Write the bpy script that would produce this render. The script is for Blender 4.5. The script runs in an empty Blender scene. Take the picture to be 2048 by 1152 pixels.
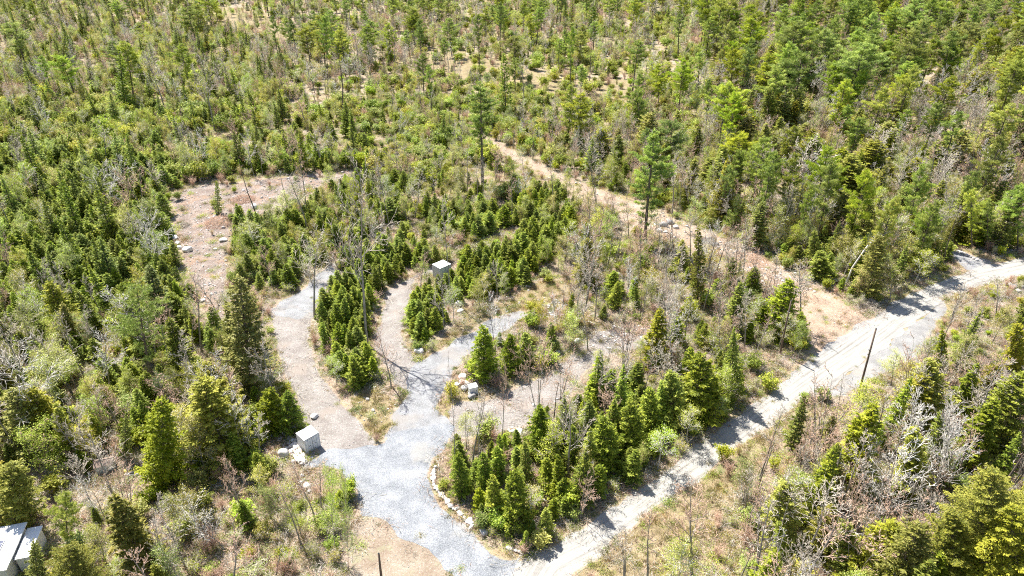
import bpy, math, random
import numpy as np
from mathutils import Vector, Matrix, geometry, noise as mnoise

# ------------------------------------------------------------------ camera, world, sun, exposure
C = bpy.context.scene.collection
S = bpy.context.scene
random.seed(7)
RNG = np.random.default_rng(11)
CAM_H, PITCH, F = 65.0, math.radians(30.0), 1365.0      # metres, below the horizon, focal length in photo pixels
cd = bpy.data.cameras.new('camera'); cam = bpy.data.objects.new('camera', cd); C.objects.link(cam)
cam.location = (0, 0, CAM_H); cam.rotation_euler = (math.radians(60.0), 0, 0)
cd.sensor_width = 36.0; cd.lens = F / 2048 * 36.0; cd.clip_start = 0.5; cd.clip_end = 9000
S.camera = cam
SUN_EL, SUN_AZ = math.radians(58), math.radians(-40)    # azimuth from +Y towards +X: the sun stands far off to the upper left
w = bpy.data.worlds.new("World"); S.world = w; w.use_nodes = True
nt = w.node_tree; bg = nt.nodes['Background']
sky = nt.nodes.new('ShaderNodeTexSky'); sky.sky_type = 'NISHITA'; sky.sun_disc = False
sky.sun_elevation = SUN_EL; sky.sun_rotation = SUN_AZ
nt.links.new(sky.outputs[0], bg.inputs[0]); bg.inputs[1].default_value = 0.085
ld = bpy.data.lights.new('sun', 'SUN'); sun = bpy.data.objects.new('sun', ld); C.objects.link(sun)
ld.energy = 5.0; ld.angle = math.radians(0.5); ld.color = (1.0, 0.955, 0.88)
sdir = Vector((math.sin(SUN_AZ)*math.cos(SUN_EL), math.cos(SUN_AZ)*math.cos(SUN_EL), math.sin(SUN_EL)))
sun.rotation_euler = sdir.to_track_quat('Z', 'Y').to_euler(); sun.location = (0, 0, 120)
S.view_settings.view_transform = 'Standard'; S.view_settings.look = 'None'
S.view_settings.gamma = 1.0; S.view_settings.exposure = 1.1
S.cycles.use_denoising = False; S.cycles.pixel_filter_type = 'BLACKMAN_HARRIS'; S.cycles.filter_width = 1.1
S.cycles.max_bounces = 5; S.cycles.diffuse_bounces = 3; S.cycles.transmission_bounces = 2; S.cycles.glossy_bounces = 2
S.cycles.caustics_reflective = False; S.cycles.caustics_refractive = False

# ------------------------------------------------------------------ photo pixel <-> ground
SP, CP = math.sin(PITCH), math.cos(PITCH)
def gp(u, v):
    """the ground point a photo pixel looks at"""
    xx, yy = (u-1024)/F, (v-576)/F
    t = CAM_H/(SP + yy*CP)
    return (t*xx, t*(CP - yy*SP))
def px(x, y, z=0.0):
    dep = CP*y + SP*(CAM_H-z); up = SP*y + CP*(z-CAM_H)
    return (1024 + F*x/dep, 576 - F*up/dep)
def stand(u, v, ut, vt):
    """base point, height and sideways lean of a thing whose foot is at (u,v) and tip at (ut,vt)"""
    x, y = gp(u, v)
    xx, yy = (ut-1024)/F, (vt-576)/F
    dx, dy, dz = xx, CP - yy*SP, -SP - yy*CP
    t = y/dy
    return x, y, CAM_H + t*dz, t*dx - x
def polyg(pts): return [gp(*p) for p in pts]
def inside(P, x, y):
    c = False; j = len(P)-1
    for i in range(len(P)):
        xi, yi = P[i]; xj, yj = P[j]
        if (yi > y) != (yj > y) and x < (xj-xi)*(y-yi)/(yj-yi)+xi: c = not c
        j = i
    return c

# ------------------------------------------------------------------ materials
def newmat(name):
    m = bpy.data.materials.new(name); m.use_nodes = True
    n = m.node_tree.nodes; l = m.node_tree.links
    return m, n, l, n['Principled BSDF']
def N(n, t, **kw):
    o = n.new(t)
    for k, v in kw.items(): setattr(o, k, v)
    return o
def ramp(n, stops, interp='LINEAR'):
    r = n.new('ShaderNodeValToRGB'); e = r.color_ramp.elements; r.color_ramp.interpolation = interp
    while len(e) < len(stops): e.new(0.5)
    for k, (p, c) in enumerate(stops):
        e[k].position = p; e[k].color = (*c, 1)
    return r
def math_(n, l, op, a, b=None, clamp=False):
    o = n.new('ShaderNodeMath'); o.operation = op; o.use_clamp = clamp
    for i, x in enumerate((a, b)):
        if x is None: continue
        if isinstance(x, (int, float)): o.inputs[i].default_value = x
        else: l.new(x, o.inputs[i])
    return o.outputs[0]
def mixc(n, l, f, a, b, mode='MIX'):
    o = n.new('ShaderNodeMix'); o.data_type = 'RGBA'; o.blend_type = mode
    for i, x in ((0, f), (6, a), (7, b)):
        if isinstance(x, (int, float)): o.inputs[i].default_value = x
        elif isinstance(x, tuple): o.inputs[i].default_value = (*x, 1)
        else: l.new(x, o.inputs[i])
    return o.outputs[2]
def noise_(n, l, vec, scale, detail=4, rough=0.6):
    o = n.new('ShaderNodeTexNoise'); o.inputs['Scale'].default_value = scale
    o.inputs['Detail'].default_value = detail; o.inputs['Roughness'].default_value = rough
    if vec is not None: l.new(vec, o.inputs['Vector'])
    return o.outputs['Fac']

def foliage(name, stops, transl=0.25, var=0.12, sat=0.25):
    """leaves or needles: colour by the clump's own tone, shifted a little from tree to tree"""
    m, n, l, b = newmat(name)
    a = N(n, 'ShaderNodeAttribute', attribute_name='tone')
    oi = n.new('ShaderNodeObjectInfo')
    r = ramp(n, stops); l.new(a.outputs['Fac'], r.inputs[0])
    hs = n.new('ShaderNodeHueSaturation')
    l.new(r.outputs[0], hs.inputs['Color'])
    h = math_(n, l, 'MULTIPLY_ADD', oi.outputs['Random'], var*0.35)
    h.node.inputs[2].default_value = 0.5 - var*0.175
    l.new(h, hs.inputs['Hue'])
    fr = math_(n, l, 'FRACT', math_(n, l, 'MULTIPLY', oi.outputs['Random'], 17.3))
    v = math_(n, l, 'MULTIPLY_ADD', fr, 0.6); v.node.inputs[2].default_value = 0.72
    l.new(v, hs.inputs['Value'])
    fs = math_(n, l, 'FRACT', math_(n, l, 'MULTIPLY', oi.outputs['Random'], 41.7))
    s_ = math_(n, l, 'MULTIPLY_ADD', fs, sat); s_.node.inputs[2].default_value = 1.0 - sat*0.6
    l.new(s_, hs.inputs['Saturation'])
    b.inputs['Roughness'].default_value = 0.55; b.inputs['Specular IOR Level'].default_value = 0.25
    l.new(hs.outputs[0], b.inputs['Base Color'])
    tr = n.new('ShaderNodeBsdfTranslucent'); l.new(hs.outputs[0], tr.inputs['Color'])
    mx = n.new('ShaderNodeMixShader'); mx.inputs[0].default_value = transl
    l.new(b.outputs[0], mx.inputs[1]); l.new(tr.outputs[0], mx.inputs[2])
    l.new(mx.outputs[0], n['Material Output'].inputs[0])
    return m
def bark(name, c0, c1, var=0.3):
    m, n, l, b = newmat(name)
    tc = n.new('ShaderNodeTexCoord'); oi = n.new('ShaderNodeObjectInfo')
    f = noise_(n, l, tc.outputs['Object'], 2.2, 5, 0.7)
    r = ramp(n, [(0.32, c0), (0.68, c1)]); l.new(f, r.inputs[0])
    hs = n.new('ShaderNodeHueSaturation'); l.new(r.outputs[0], hs.inputs['Color'])
    v = math_(n, l, 'MULTIPLY_ADD', oi.outputs['Random'], var); v.node.inputs[2].default_value = 1-var/2
    l.new(v, hs.inputs['Value']); l.new(hs.outputs[0], b.inputs['Base Color'])
    b.inputs['Roughness'].default_value = 0.9; b.inputs['Specular IOR Level'].default_value = 0.2
    return m
M = {}
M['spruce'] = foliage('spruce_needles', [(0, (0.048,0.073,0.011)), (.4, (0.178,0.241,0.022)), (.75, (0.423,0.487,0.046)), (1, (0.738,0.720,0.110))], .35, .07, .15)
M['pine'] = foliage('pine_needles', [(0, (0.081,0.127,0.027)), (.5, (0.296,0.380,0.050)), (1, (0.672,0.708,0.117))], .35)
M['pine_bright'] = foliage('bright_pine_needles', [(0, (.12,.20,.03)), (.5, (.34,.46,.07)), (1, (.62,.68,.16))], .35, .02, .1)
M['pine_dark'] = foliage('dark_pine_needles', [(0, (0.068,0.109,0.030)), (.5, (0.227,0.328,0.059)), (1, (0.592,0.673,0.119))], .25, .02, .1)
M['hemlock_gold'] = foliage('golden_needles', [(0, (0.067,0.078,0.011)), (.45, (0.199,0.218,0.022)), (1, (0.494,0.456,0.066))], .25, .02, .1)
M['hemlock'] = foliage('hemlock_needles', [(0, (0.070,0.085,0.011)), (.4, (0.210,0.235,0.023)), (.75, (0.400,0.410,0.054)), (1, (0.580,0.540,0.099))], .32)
M['bud'] = foliage('young_leaves', [(0, (0.258,0.300,0.047)), (.5, (0.493,0.531,0.095)), (1, (0.776,0.762,0.208))], 0.4, 0.2, 0.3)
M['green'] = foliage('shrub_leaves', [(0, (0.140,0.190,0.030)), (.5, (0.382,0.452,0.060)), (1, (0.712,0.712,0.130))], 0.35, 0.12, 0.25)
M['redbud'] = foliage('red_buds', [(0, (.22,.12,.09)), (.5, (.38,.23,.16)), (1, (.5,.35,.26))], 0.3, 0.1, 0.4)
M['bark_grey'] = bark('grey_bark', (.17,.15,.13), (.42,.38,.33))
M['bark_brown'] = bark('brown_bark', (.07,.055,.045), (.22,.175,.14))
M['bark_pale'] = bark('pale_bark', (.40,.36,.31), (.68,.64,.57))
M['twig_grey'] = bark('grey_twigs', (.42,.36,.29), (.76,.68,.57), .35)
M['twig_pink'] = bark('pinkish_twigs', (.46,.30,.21), (.74,.54,.41), .3)
M['twig_pale'] = bark('whitish_twigs', (.56,.52,.46), (.84,.80,.74), .2)
M['dead_grass'] = foliage('dry_grass', [(0, (.30,.23,.10)), (.6, (.46,.38,.17)), (1, (.64,.55,.32))], 0.3, 0.2, 0.4)
M['grass'] = foliage('green_grass', [(0, (.13,.17,.035)), (.5, (.28,.31,.06)), (1, (.48,.46,.12))], 0.3, 0.3, 0.4)
def rockmat(name, c0, c1):
    m, n, l, b = newmat(name)
    tc = n.new('ShaderNodeTexCoord'); oi = n.new('ShaderNodeObjectInfo')
    f = noise_(n, l, tc.outputs['Object'], 3.5, 8, 0.65)
    r = ramp(n, [(0.3, c0), (0.7, c1)]); l.new(f, r.inputs[0])
    hs = n.new('ShaderNodeHueSaturation'); l.new(r.outputs[0], hs.inputs['Color'])
    v = math_(n, l, 'MULTIPLY_ADD', oi.outputs['Random'], .35); v.node.inputs[2].default_value = .8
    l.new(v, hs.inputs['Value']); l.new(hs.outputs[0], b.inputs['Base Color'])
    b.inputs['Roughness'].default_value = .9
    bp = n.new('ShaderNodeBump'); bp.inputs['Strength'].default_value = .5; bp.inputs['Distance'].default_value = .06
    l.new(f, bp.inputs['Height']); l.new(bp.outputs[0], b.inputs['Normal'])
    return m
M['rock'] = rockmat('granite', (.36,.33,.31), (.62,.58,.55))
M['rock_white'] = rockmat('white_granite', (.55,.52,.50), (.80,.77,.74))
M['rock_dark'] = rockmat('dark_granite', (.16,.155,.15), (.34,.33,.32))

def litter(n, l, vec):
    """forest floor: leaf litter, straw, moss and grey twigs"""
    a = noise_(n, l, vec, 0.09, 5, .6); b = noise_(n, l, vec, 0.9, 6, .75); c = noise_(n, l, vec, 5.0, 4, .8)
    base = ramp(n, [(.30, (.17,.115,.08)), (.45, (.33,.25,.19)), (.58, (.46,.38,.30)), (.75, (.62,.55,.46))])
    l.new(math_(n, l, 'ADD', math_(n, l, 'MULTIPLY', b, .45), math_(n, l, 'MULTIPLY', c, .55)), base.inputs[0])
    straw = ramp(n, [(.35, (.20,.15,.065)), (.65, (.44,.36,.19))]); l.new(c, straw.inputs[0])
    moss = ramp(n, [(.35, (.05,.07,.015)), (.65, (.22,.27,.06))]); l.new(c, moss.inputs[0])
    k1 = ramp(n, [(.48, (0,0,0)), (.60, (1,1,1))]); l.new(a, k1.inputs[0])
    b2 = noise_(n, l, vec, 0.45, 6, .7)
    k2 = ramp(n, [(.50, (0,0,0)), (.60, (1,1,1))]); l.new(b2, k2.inputs[0])
    x = mixc(n, l, math_(n, l, 'MULTIPLY', k1.outputs[0], .75), base.outputs[0], straw.outputs[0])
    x = mixc(n, l, math_(n, l, 'MULTIPLY', k2.outputs[0], .7), x, moss.outputs[0])
    return x, c
def groundmat(name, stops, scale=4.0, spots=None, bump=.4, edge=True, road=False, big=None):
    """a worn surface that frays into the forest floor along its own edge"""
    m, n, l, b = newmat(name)
    g = n.new('ShaderNodeNewGeometry'); vec = g.outputs['Position']
    lit, fine = litter(n, l, vec)
    if stops is None: col = lit
    else:
        f1 = noise_(n, l, vec, scale, 6, .8); f2 = noise_(n, l, vec, .35, 5, .6); f3 = noise_(n, l, vec, 14, 2, .7)
        r = ramp(n, stops)
        l.new(math_(n, l, 'ADD', math_(n, l, 'ADD', math_(n, l, 'MULTIPLY', f1, .45), math_(n, l, 'MULTIPLY', f2, .3)), math_(n, l, 'MULTIPLY', f3, .25)), r.inputs[0])
        col = r.outputs[0]
        if big:
            kb = ramp(n, [(big[0], (0,0,0)), (big[0]+.1, (1,1,1))]); l.new(noise_(n, l, vec, big[1], 4, .6), kb.inputs[0])
            col = mixc(n, l, math_(n, l, 'MULTIPLY', kb.outputs[0], big[3]), col, big[2])
        if spots:                                   # pale stones and dark chips lying in it
            vo = n.new('ShaderNodeTexVoronoi'); vo.inputs['Scale'].default_value = spots[0]; l.new(vec, vo.inputs['Vector'])
            vc = ramp(n, [(spots[1], (1,1,1)), (spots[1]+.08, (0,0,0))]); l.new(vo.outputs['Distance'], vc.inputs[0])
            sel = ramp(n, [(.0, (.30,.27,.25)), (.5, (.6,.57,.53)), (1, (.85,.83,.8))]); l.new(vo.outputs['Color'], sel.inputs[0])
            col = mixc(n, l, math_(n, l, 'MULTIPLY', vc.outputs[0], spots[2]), col, sel.outputs[0])
        if road:                                    # wheel tracks run with the road
            au = N(n, 'ShaderNodeAttribute', attribute_name='across'); al = N(n, 'ShaderNodeAttribute', attribute_name='along')
            cx = n.new('ShaderNodeCombineXYZ')
            l.new(math_(n, l, 'MULTIPLY', au.outputs['Fac'], 2.2), cx.inputs[0]); l.new(math_(n, l, 'MULTIPLY', al.outputs['Fac'], .05), cx.inputs[1])
            tr = ramp(n, [(.36, (.66,.65,.64)), (.47, (.93,.92,.91)), (.60, (1.08,1.08,1.07))]); l.new(noise_(n, l, cx.outputs[0], 1.0, 5, .65), tr.inputs[0])
            col = mixc(n, l, 1.0, col, tr.outputs[0], 'MULTIPLY')
            sh = ramp(n, [(0.0, (0,0,0)), (1.0, (1,1,1))])
            d = math_(n, l, 'ABSOLUTE', math_(n, l, 'SUBTRACT', au.outputs['Fac'], -.2))
            wv = math_(n, l, 'MULTIPLY', math_(n, l, 'SUBTRACT', noise_(n, l, cx.outputs[0], .8, 3), .5), 2.0)
            l.new(math_(n, l, 'MULTIPLY', math_(n, l, 'SUBTRACT', math_(n, l, 'ADD', d, wv), 2.1), .9, True), sh.inputs[0])
            col = mixc(n, l, math_(n, l, 'MULTIPLY', sh.outputs[0], .8), col, mixc(n, l, f1, (.20,.195,.19), (.42,.41,.40)))
    if edge and stops is not None:
        e = N(n, 'ShaderNodeAttribute', attribute_name='edge')
        k = ramp(n, [(.45, (0,0,0)), (.60, (1,1,1))])
        l.new(math_(n, l, 'ADD', math_(n, l, 'MULTIPLY', e.outputs['Fac'], .75), math_(n, l, 'MULTIPLY', noise_(n, l, vec, 1.3, 6, .75), .5)), k.inputs[0])
        col = mixc(n, l, k.outputs[0], lit, col)
    l.new(col, b.inputs['Base Color']); b.inputs['Roughness'].default_value = .95; b.inputs['Specular IOR Level'].default_value = .15
    bp = n.new('ShaderNodeBump'); bp.inputs['Strength'].default_value = bump; bp.inputs['Distance'].default_value = .12
    l.new(fine, bp.inputs['Height']); l.new(bp.outputs[0], b.inputs['Normal'])
    return m
M['ground'] = groundmat('forest_floor', None, bump=.8)
M['road'] = groundmat('pale_crushed_stone', [(.36, (0.273,0.260,0.240)), (.5, (0.358,0.347,0.323)), (.64, (0.436,0.425,0.400))], 3, (9, .10, .35), .25, road=True)
M['gravel'] = groundmat('blue_grey_gravel', [(.38, (0.107,0.119,0.132)), (.5, (0.241,0.254,0.272)), (.62, (0.429,0.437,0.449))], 7, (7, .16, .55), .35, big=(.56, .12, (0.303,0.284,0.255), .6))
M['gravel_warm'] = groundmat('warm_grey_gravel', [(.38, (0.131,0.129,0.131)), (.5, (0.252,0.253,0.259)), (.62, (0.432,0.438,0.452))], 6, (6, .16, .55), .35, big=(.52, .15, (0.293,0.266,0.240), .6))
M['gravel_dark'] = groundmat('grey_shoulder_gravel', [(.38, (.14,.14,.14)), (.5, (.27,.265,.26)), (.62, (.42,.41,.40))], 6, (6, .16, .5), .35, big=(.54, .2, (.36,.32,.27), .5))
M['lane'] = groundmat('tan_hardpan', [(.36, (0.135,0.114,0.104)), (.5, (0.263,0.237,0.216)), (.64, (0.437,0.415,0.393))], 4, (4.0, .14, .75), .5, big=(.55, .2, (0.302,0.254,0.216), .6))
M['pinkdirt'] = groundmat('pinkish_dirt', [(.36, (0.202,0.133,0.090)), (.5, (0.362,0.271,0.199)), (.64, (0.539,0.450,0.351))], 3, (3.5, .14, .7), .5, big=(.55, .25, (0.277,0.241,0.195), .6))
M['clearing'] = groundmat('rocky_dirt', [(.36, (0.094,0.067,0.051)), (.5, (0.246,0.195,0.166)), (.64, (0.477,0.436,0.399))], 3, (2.6, .15, .6), .8, big=(.50, .22, (0.332,0.221,0.148), .55))
M['orange'] = groundmat('orange_dirt', [(.36, (0.158,0.104,0.070)), (.5, (0.290,0.231,0.173)), (.64, (0.434,0.409,0.346))], 4, (4, .12, .5), .6, big=(.55, .3, (0.303,0.297,0.181), .6))
M['straw'] = groundmat('straw_ground', [(.36, (0.136,0.102,0.051)), (.5, (0.281,0.221,0.128)), (.64, (0.493,0.408,0.272))], 3, None, .8, big=(.56, .4, (0.212,0.230,0.060), .7))

# ------------------------------------------------------------------ mesh helpers
class MB:
    """collects vertices and faces, with one tone per face"""
    def __init__(s): s.v = []; s.f3 = []; s.f4 = []; s.t3 = []; s.t4 = []; s.n = 0
    def quads(s, P, tone):                         # P (k,4,3)
        k = len(P)
        if not k: return
        s.v.append(P.reshape(-1, 3)); s.f4.append(np.arange(4*k).reshape(k, 4)+s.n); s.t4.append(np.broadcast_to(tone, (k,)).astype(float)); s.n += 4*k
    def seg(s, a, b, ra, rb, sides=3, tone=.5):
        a = np.asarray(a, float); b = np.asarray(b, float)
        d = b-a; L = np.linalg.norm(d)
        if L < 1e-6: return
        d = d/L; q = np.array([0, 0, 1.]) if abs(d[2]) < .9 else np.array([1., 0, 0])
        x = np.cross(d, q); x /= np.linalg.norm(x); y = np.cross(d, x)
        an = np.arange(sides)*2*math.pi/sides
        ring = np.outer(np.cos(an), x)+np.outer(np.sin(an), y)
        i = np.arange(sides); j = (i+1) % sides
        if rb < 1e-4:
            s.v.append(np.vstack([a+ring*ra, b[None]])); s.f3.append(np.stack([i, j, np.full(sides, sides)], 1)+s.n); s.t3.append(np.full(sides, tone)); s.n += sides+1
        else:
            s.v.append(np.vstack([a+ring*ra, b+ring*rb])); s.f4.append(np.stack([i, j, j+sides, i+sides], 1)+s.n); s.t4.append(np.full(sides, tone)); s.n += 2*sides
    def tube(s, pts, rad, sides=6, tone=.5):
        pts = [np.asarray(p, float) for p in pts]; rings = []
        for k, p in enumerate(pts):
            d = pts[min(k+1, len(pts)-1)]-pts[max(k-1, 0)]; d = d/(np.linalg.norm(d)+1e-9)
            q = np.array([0, 1., 0]) if abs(d[1]) < .9 else np.array([1., 0, 0])
            x = np.cross(d, q); x /= np.linalg.norm(x); y = np.cross(d, x)
            an = np.arange(sides)*2*math.pi/sides
            rings.append(p+(np.outer(np.cos(an), x)+np.outer(np.sin(an), y))*rad[k])
        s.v.append(np.vstack(rings)); i = np.arange(sides); j = (i+1) % sides
        for k in range(len(pts)-1):
            s.f4.append(np.stack([i+k*sides, j+k*sides, j+(k+1)*sides, i+(k+1)*sides], 1)+s.n); s.t4.append(np.full(sides, tone))
        if sides == 4: s.f4.append(np.array([[0, 1, 2, 3]])+s.n+(len(pts)-1)*sides); s.t4.append(np.array([tone]))
        else:
            for q in range(1, sides-1): s.f3.append(np.array([[0, q, q+1]])+s.n+(len(pts)-1)*sides); s.t3.append(np.array([tone]))
        s.n += len(pts)*sides
    def mesh(s, name, mat, smooth=False):
        me = bpy.data.meshes.new(name); V = np.vstack(s.v)
        f3 = np.vstack(s.f3) if s.f3 else np.zeros((0, 3), int); f4 = np.vstack(s.f4) if s.f4 else np.zeros((0, 4), int)
        t = np.concatenate(s.t3+s.t4) if (s.t3 or s.t4) else np.zeros(0)
        me.vertices.add(len(V)); me.vertices.foreach_set('co', V.astype(np.float32).ravel())
        loops = np.concatenate([f3.ravel(), f4.ravel()]); me.loops.add(len(loops)); me.loops.foreach_set('vertex_index', loops.astype(np.int32))
        st = np.concatenate([np.arange(len(f3))*3, len(f3)*3+np.arange(len(f4))*4]); me.polygons.add(len(st))
        me.polygons.foreach_set('loop_start', st.astype(np.int32))
        if smooth: me.polygons.foreach_set('use_smooth', np.ones(len(st), bool))
        me.update(calc_edges=True)
        a = me.attributes.new('tone', 'FLOAT', 'FACE'); a.data.foreach_set('value', np.clip(t, 0, 1).astype(np.float32))
        me.materials.append(mat)
        return me
def merged(name, parts):
    """one mesh out of several, each with its own material slot"""
    me = bpy.data.meshes.new(name); V = []; L = []; ST = []; MI = []; T = []; nv = nl = 0
    for k, p in enumerate(parts):
        v = np.zeros(len(p.vertices)*3, np.float32); p.vertices.foreach_get('co', v); V.append(v)
        a = np.zeros(len(p.loops), np.int32); p.loops.foreach_get('vertex_index', a); L.append(a+nv)
        st = np.zeros(len(p.polygons), np.int32); p.polygons.foreach_get('loop_start', st); ST.append(st+nl)
        MI.append(np.full(len(st), k, np.int32)); t = np.zeros(len(st), np.float32); p.attributes['tone'].data.foreach_get('value', t); T.append(t)
        nv += len(p.vertices); nl += len(a)
    me.vertices.add(nv); me.vertices.foreach_set('co', np.concatenate(V)); me.loops.add(nl); me.loops.foreach_set('vertex_index', np.concatenate(L))
    st = np.concatenate(ST); me.polygons.add(len(st)); me.polygons.foreach_set('loop_start', st)
    me.update(calc_edges=True)
    me.polygons.foreach_set('material_index', np.concatenate(MI))
    a = me.attributes.new('tone', 'FLOAT', 'FACE'); a.data.foreach_set('value', np.concatenate(T))
    for p in parts: me.materials.append(p.materials[0])
    return me
def tag(o, label=None, cat=None, group=None, kind=None):
    if label: o['label'] = label
    if cat: o['category'] = cat
    if group: o['group'] = group
    if kind: o['kind'] = kind
    return o
def link(name, me, parent=None, loc=None):
    o = bpy.data.objects.new(name, me); C.objects.link(o)
    if parent is not None: o.parent = parent
    if loc: o.location = loc
    return o
def leafquads(P, A, B, L, W):
    """quads centred at P, long axis A (unit) of length L, short axis B of width W"""
    a = A*(L*.5)[:, None]; b = B*(W*.5)[:, None]
    return np.stack([P-a-b*.55, P-a*.1-b, P+a, P-a*.1+b], 1)
def unit(v): return v/(np.linalg.norm(v, axis=1, keepdims=True)+1e-9)

# ------------------------------------------------------------------ trees
def conifer(seed, h, R, dz, per, low=.06, power=.85, droop=.25, q=(.30, .12), step=.15, rough=.25, trunk_r=.09, tip=.04, tone0=.15, mat='spruce', bare=0.0, layered=0.0, barkm='bark_brown'):
    """whorls of boughs up a tapered stem; every bough is a spray of needle clumps"""
    r = np.random.default_rng(seed); F_ = MB(); T = MB()
    T.tube([(0, 0, -.2), (0, 0, h*.35), (0, 0, h*.7), (0, 0, h*.985)], [trunk_r*1.15, trunk_r*.8, trunk_r*.45, .012], 6)
    z = h*low; side = r.uniform(0, 6.28)
    Ps = []; As = []; Bs = []; Ls = []; Ws = []; Ts = []
    while z < h*(1-tip*.3):
        fz = z/h; rad = R*((1-fz)**power)*(1+.0*fz)
        if fz < .22 and not bare: rad *= .80+.9*fz
        nb = max(3, int(per*(.55+.45*rad/R)))
        off = r.uniform(0, 6.28)
        for k in range(nb):
            if bare and r.random() < bare: continue
            az = off+k*6.283/nb+r.normal(0, .25)
            L = rad*r.uniform(1-rough, 1+rough*.6)*(1+.55*mnoise.noise(Vector((math.cos(az)*1.1+seed, math.sin(az)*1.1, z*2.2/R))))+.05
            if L < .12: L = .12
            d = np.array([math.cos(az), math.sin(az), 0]); sd = np.array([-d[1], d[0], 0])
            up = .35*fz-droop*(1-fz)+r.normal(0, .07)
            zz = z+r.normal(0, dz*.3)
            n = max(3, int(L/step*3.2))
            s = np.sqrt(r.uniform(.02 if L < 1 else .06, 1, n))*L
            if layered: s = L*(1-(1-layered)*r.uniform(0, 1, n)**1.0)
            wd = (.42*L*(1-s/L)+.06+.10*L*np.sin(3.1*s/L))
            la = r.uniform(-1, 1, n)*wd
            zc = zz+up*s+.10*s*s/max(L, .3)*(1 if fz > .4 else .6)-.12*np.abs(la)+r.normal(0, .05, n)
            P = d*s[:, None]+sd*la[:, None]; P[:, 2] += zc
            A = unit(d*.8+sd*(np.sign(la)*.7)[:, None]+np.array([0, 0, up*.8])+r.normal(0, .28, (n, 3)))
            Nn = unit(np.array([0, 0, 1.])+d*.35+r.normal(0, .42, (n, 3)))
            B = unit(np.cross(Nn, A))
            ql = q[0]*r.uniform(.7, 1.3, n); qw = q[1]*r.uniform(.7, 1.3, n)
            Ps.append(P); As.append(A); Bs.append(B); Ls.append(ql); Ws.append(qw)
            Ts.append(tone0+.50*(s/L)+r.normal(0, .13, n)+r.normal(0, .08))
            if L > .8: T.seg((0, 0, zz), d*L*.8+np.array([0, 0, zz+up*L*.8]), .012+.012*L, 0, 3)
        z += dz*r.uniform(.75, 1.25)*(.6+.6*(1-fz))
    F_.quads(leafquads(np.vstack(Ps), np.vstack(As), np.vstack(Bs), np.concatenate(Ls), np.concatenate(Ws)), np.concatenate(Ts))
    n = 8                                           # the leader at the very top
    zc = np.linspace(h*.96, h*1.02, n); F_.quads(leafquads(np.stack([r.normal(0, .02, n), r.normal(0, .02, n), zc], 1), unit(np.stack([r.normal(0, .4, n), r.normal(0, .4, n), np.ones(n)], 1)), unit(r.normal(0, 1, (n, 3))), np.full(n, q[0]), np.full(n, q[1])), np.full(n, .8))
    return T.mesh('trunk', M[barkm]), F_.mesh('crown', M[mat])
def pine(seed, h, R, base=.35, mat='pine', sparse=0.0, n_q=9):
    """white pine: long bare stem, flat plumes of needle tufts"""
    r = np.random.default_rng(seed); F_ = MB(); T = MB()
    bend = r.normal(0, .25, 2)
    def ax(z): t = z/h; return np.array([bend[0]*math.sin(2.5*t), bend[1]*math.sin(3*t), z])
    zs = np.linspace(0, h*.98, 8); T.tube([ax(z)-np.array([0, 0, .2 if z == 0 else 0]) for z in zs], [max(.015, .24*h/18*(1-z/h*.95)) for z in zs], 7)
    for k in range(int(r.integers(5, 11))):          # dead stubs below the crown
        z = r.uniform(.12, base+.08)*h; az = r.uniform(0, 6.28); L = r.uniform(.4, 1.6)
        T.seg(ax(z), ax(z)+np.array([math.cos(az)*L, math.sin(az)*L, r.uniform(-.2, .3)*L]), .03, 0, 3)
    z = h*base
    while z < h*.985:
        t = (z/h-base)/(1-base); rad = R*(.35+1.1*t if t < .25 else (.62+.38*math.sin(3.14*min(1, (1-t)*.9+.05))) if t < .7 else (1-t)*2.0+.14)
        nb = int(r.integers(3, 6))
        for k in range(nb):
            if r.random() < sparse: continue
            az = r.uniform(0, 6.28); L = rad*r.uniform(.45, 1.25)
            d = np.array([math.cos(az), math.sin(az), 0]); sd = np.array([-d[1], d[0], 0]); up = r.uniform(.02, .35)+.45*t
            o = ax(z+r.normal(0, .15)); T.seg(o, o+d*L*.95+np.array([0, 0, up*L*.9]), .02+.016*L, 0, 3)
            npf = max(3, int(L*6)); s = L*(1-.72*r.uniform(0, 1, npf)); la = r.uniform(-1, 1, npf)*(.30*L*(1.15-s/L)+.12)
            c = o+d*s[:, None]+sd*la[:, None]; c[:, 2] += up*s+r.normal(.04, .08, npf)
            m = npf*n_q; cc = np.repeat(c, n_q, 0)
            A = unit(np.repeat(d[None], m, 0)*.5+np.array([0, 0, .35])+r.normal(0, .65, (m, 3)))
            Nn = unit(np.array([0, 0, 1.])+r.normal(0, .6, (m, 3))); B = unit(np.cross(Nn, A))
            P = cc+A*.12+r.normal(0, .11, (m, 3))
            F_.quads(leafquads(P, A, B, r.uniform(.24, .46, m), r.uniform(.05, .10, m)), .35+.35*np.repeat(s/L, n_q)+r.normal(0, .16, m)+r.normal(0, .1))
        z += r.uniform(.45, .95)*h/18*(1.1-.5*t)
    return T.mesh('trunk', M['bark_brown']), F_.mesh('crown', M[mat])
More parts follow.
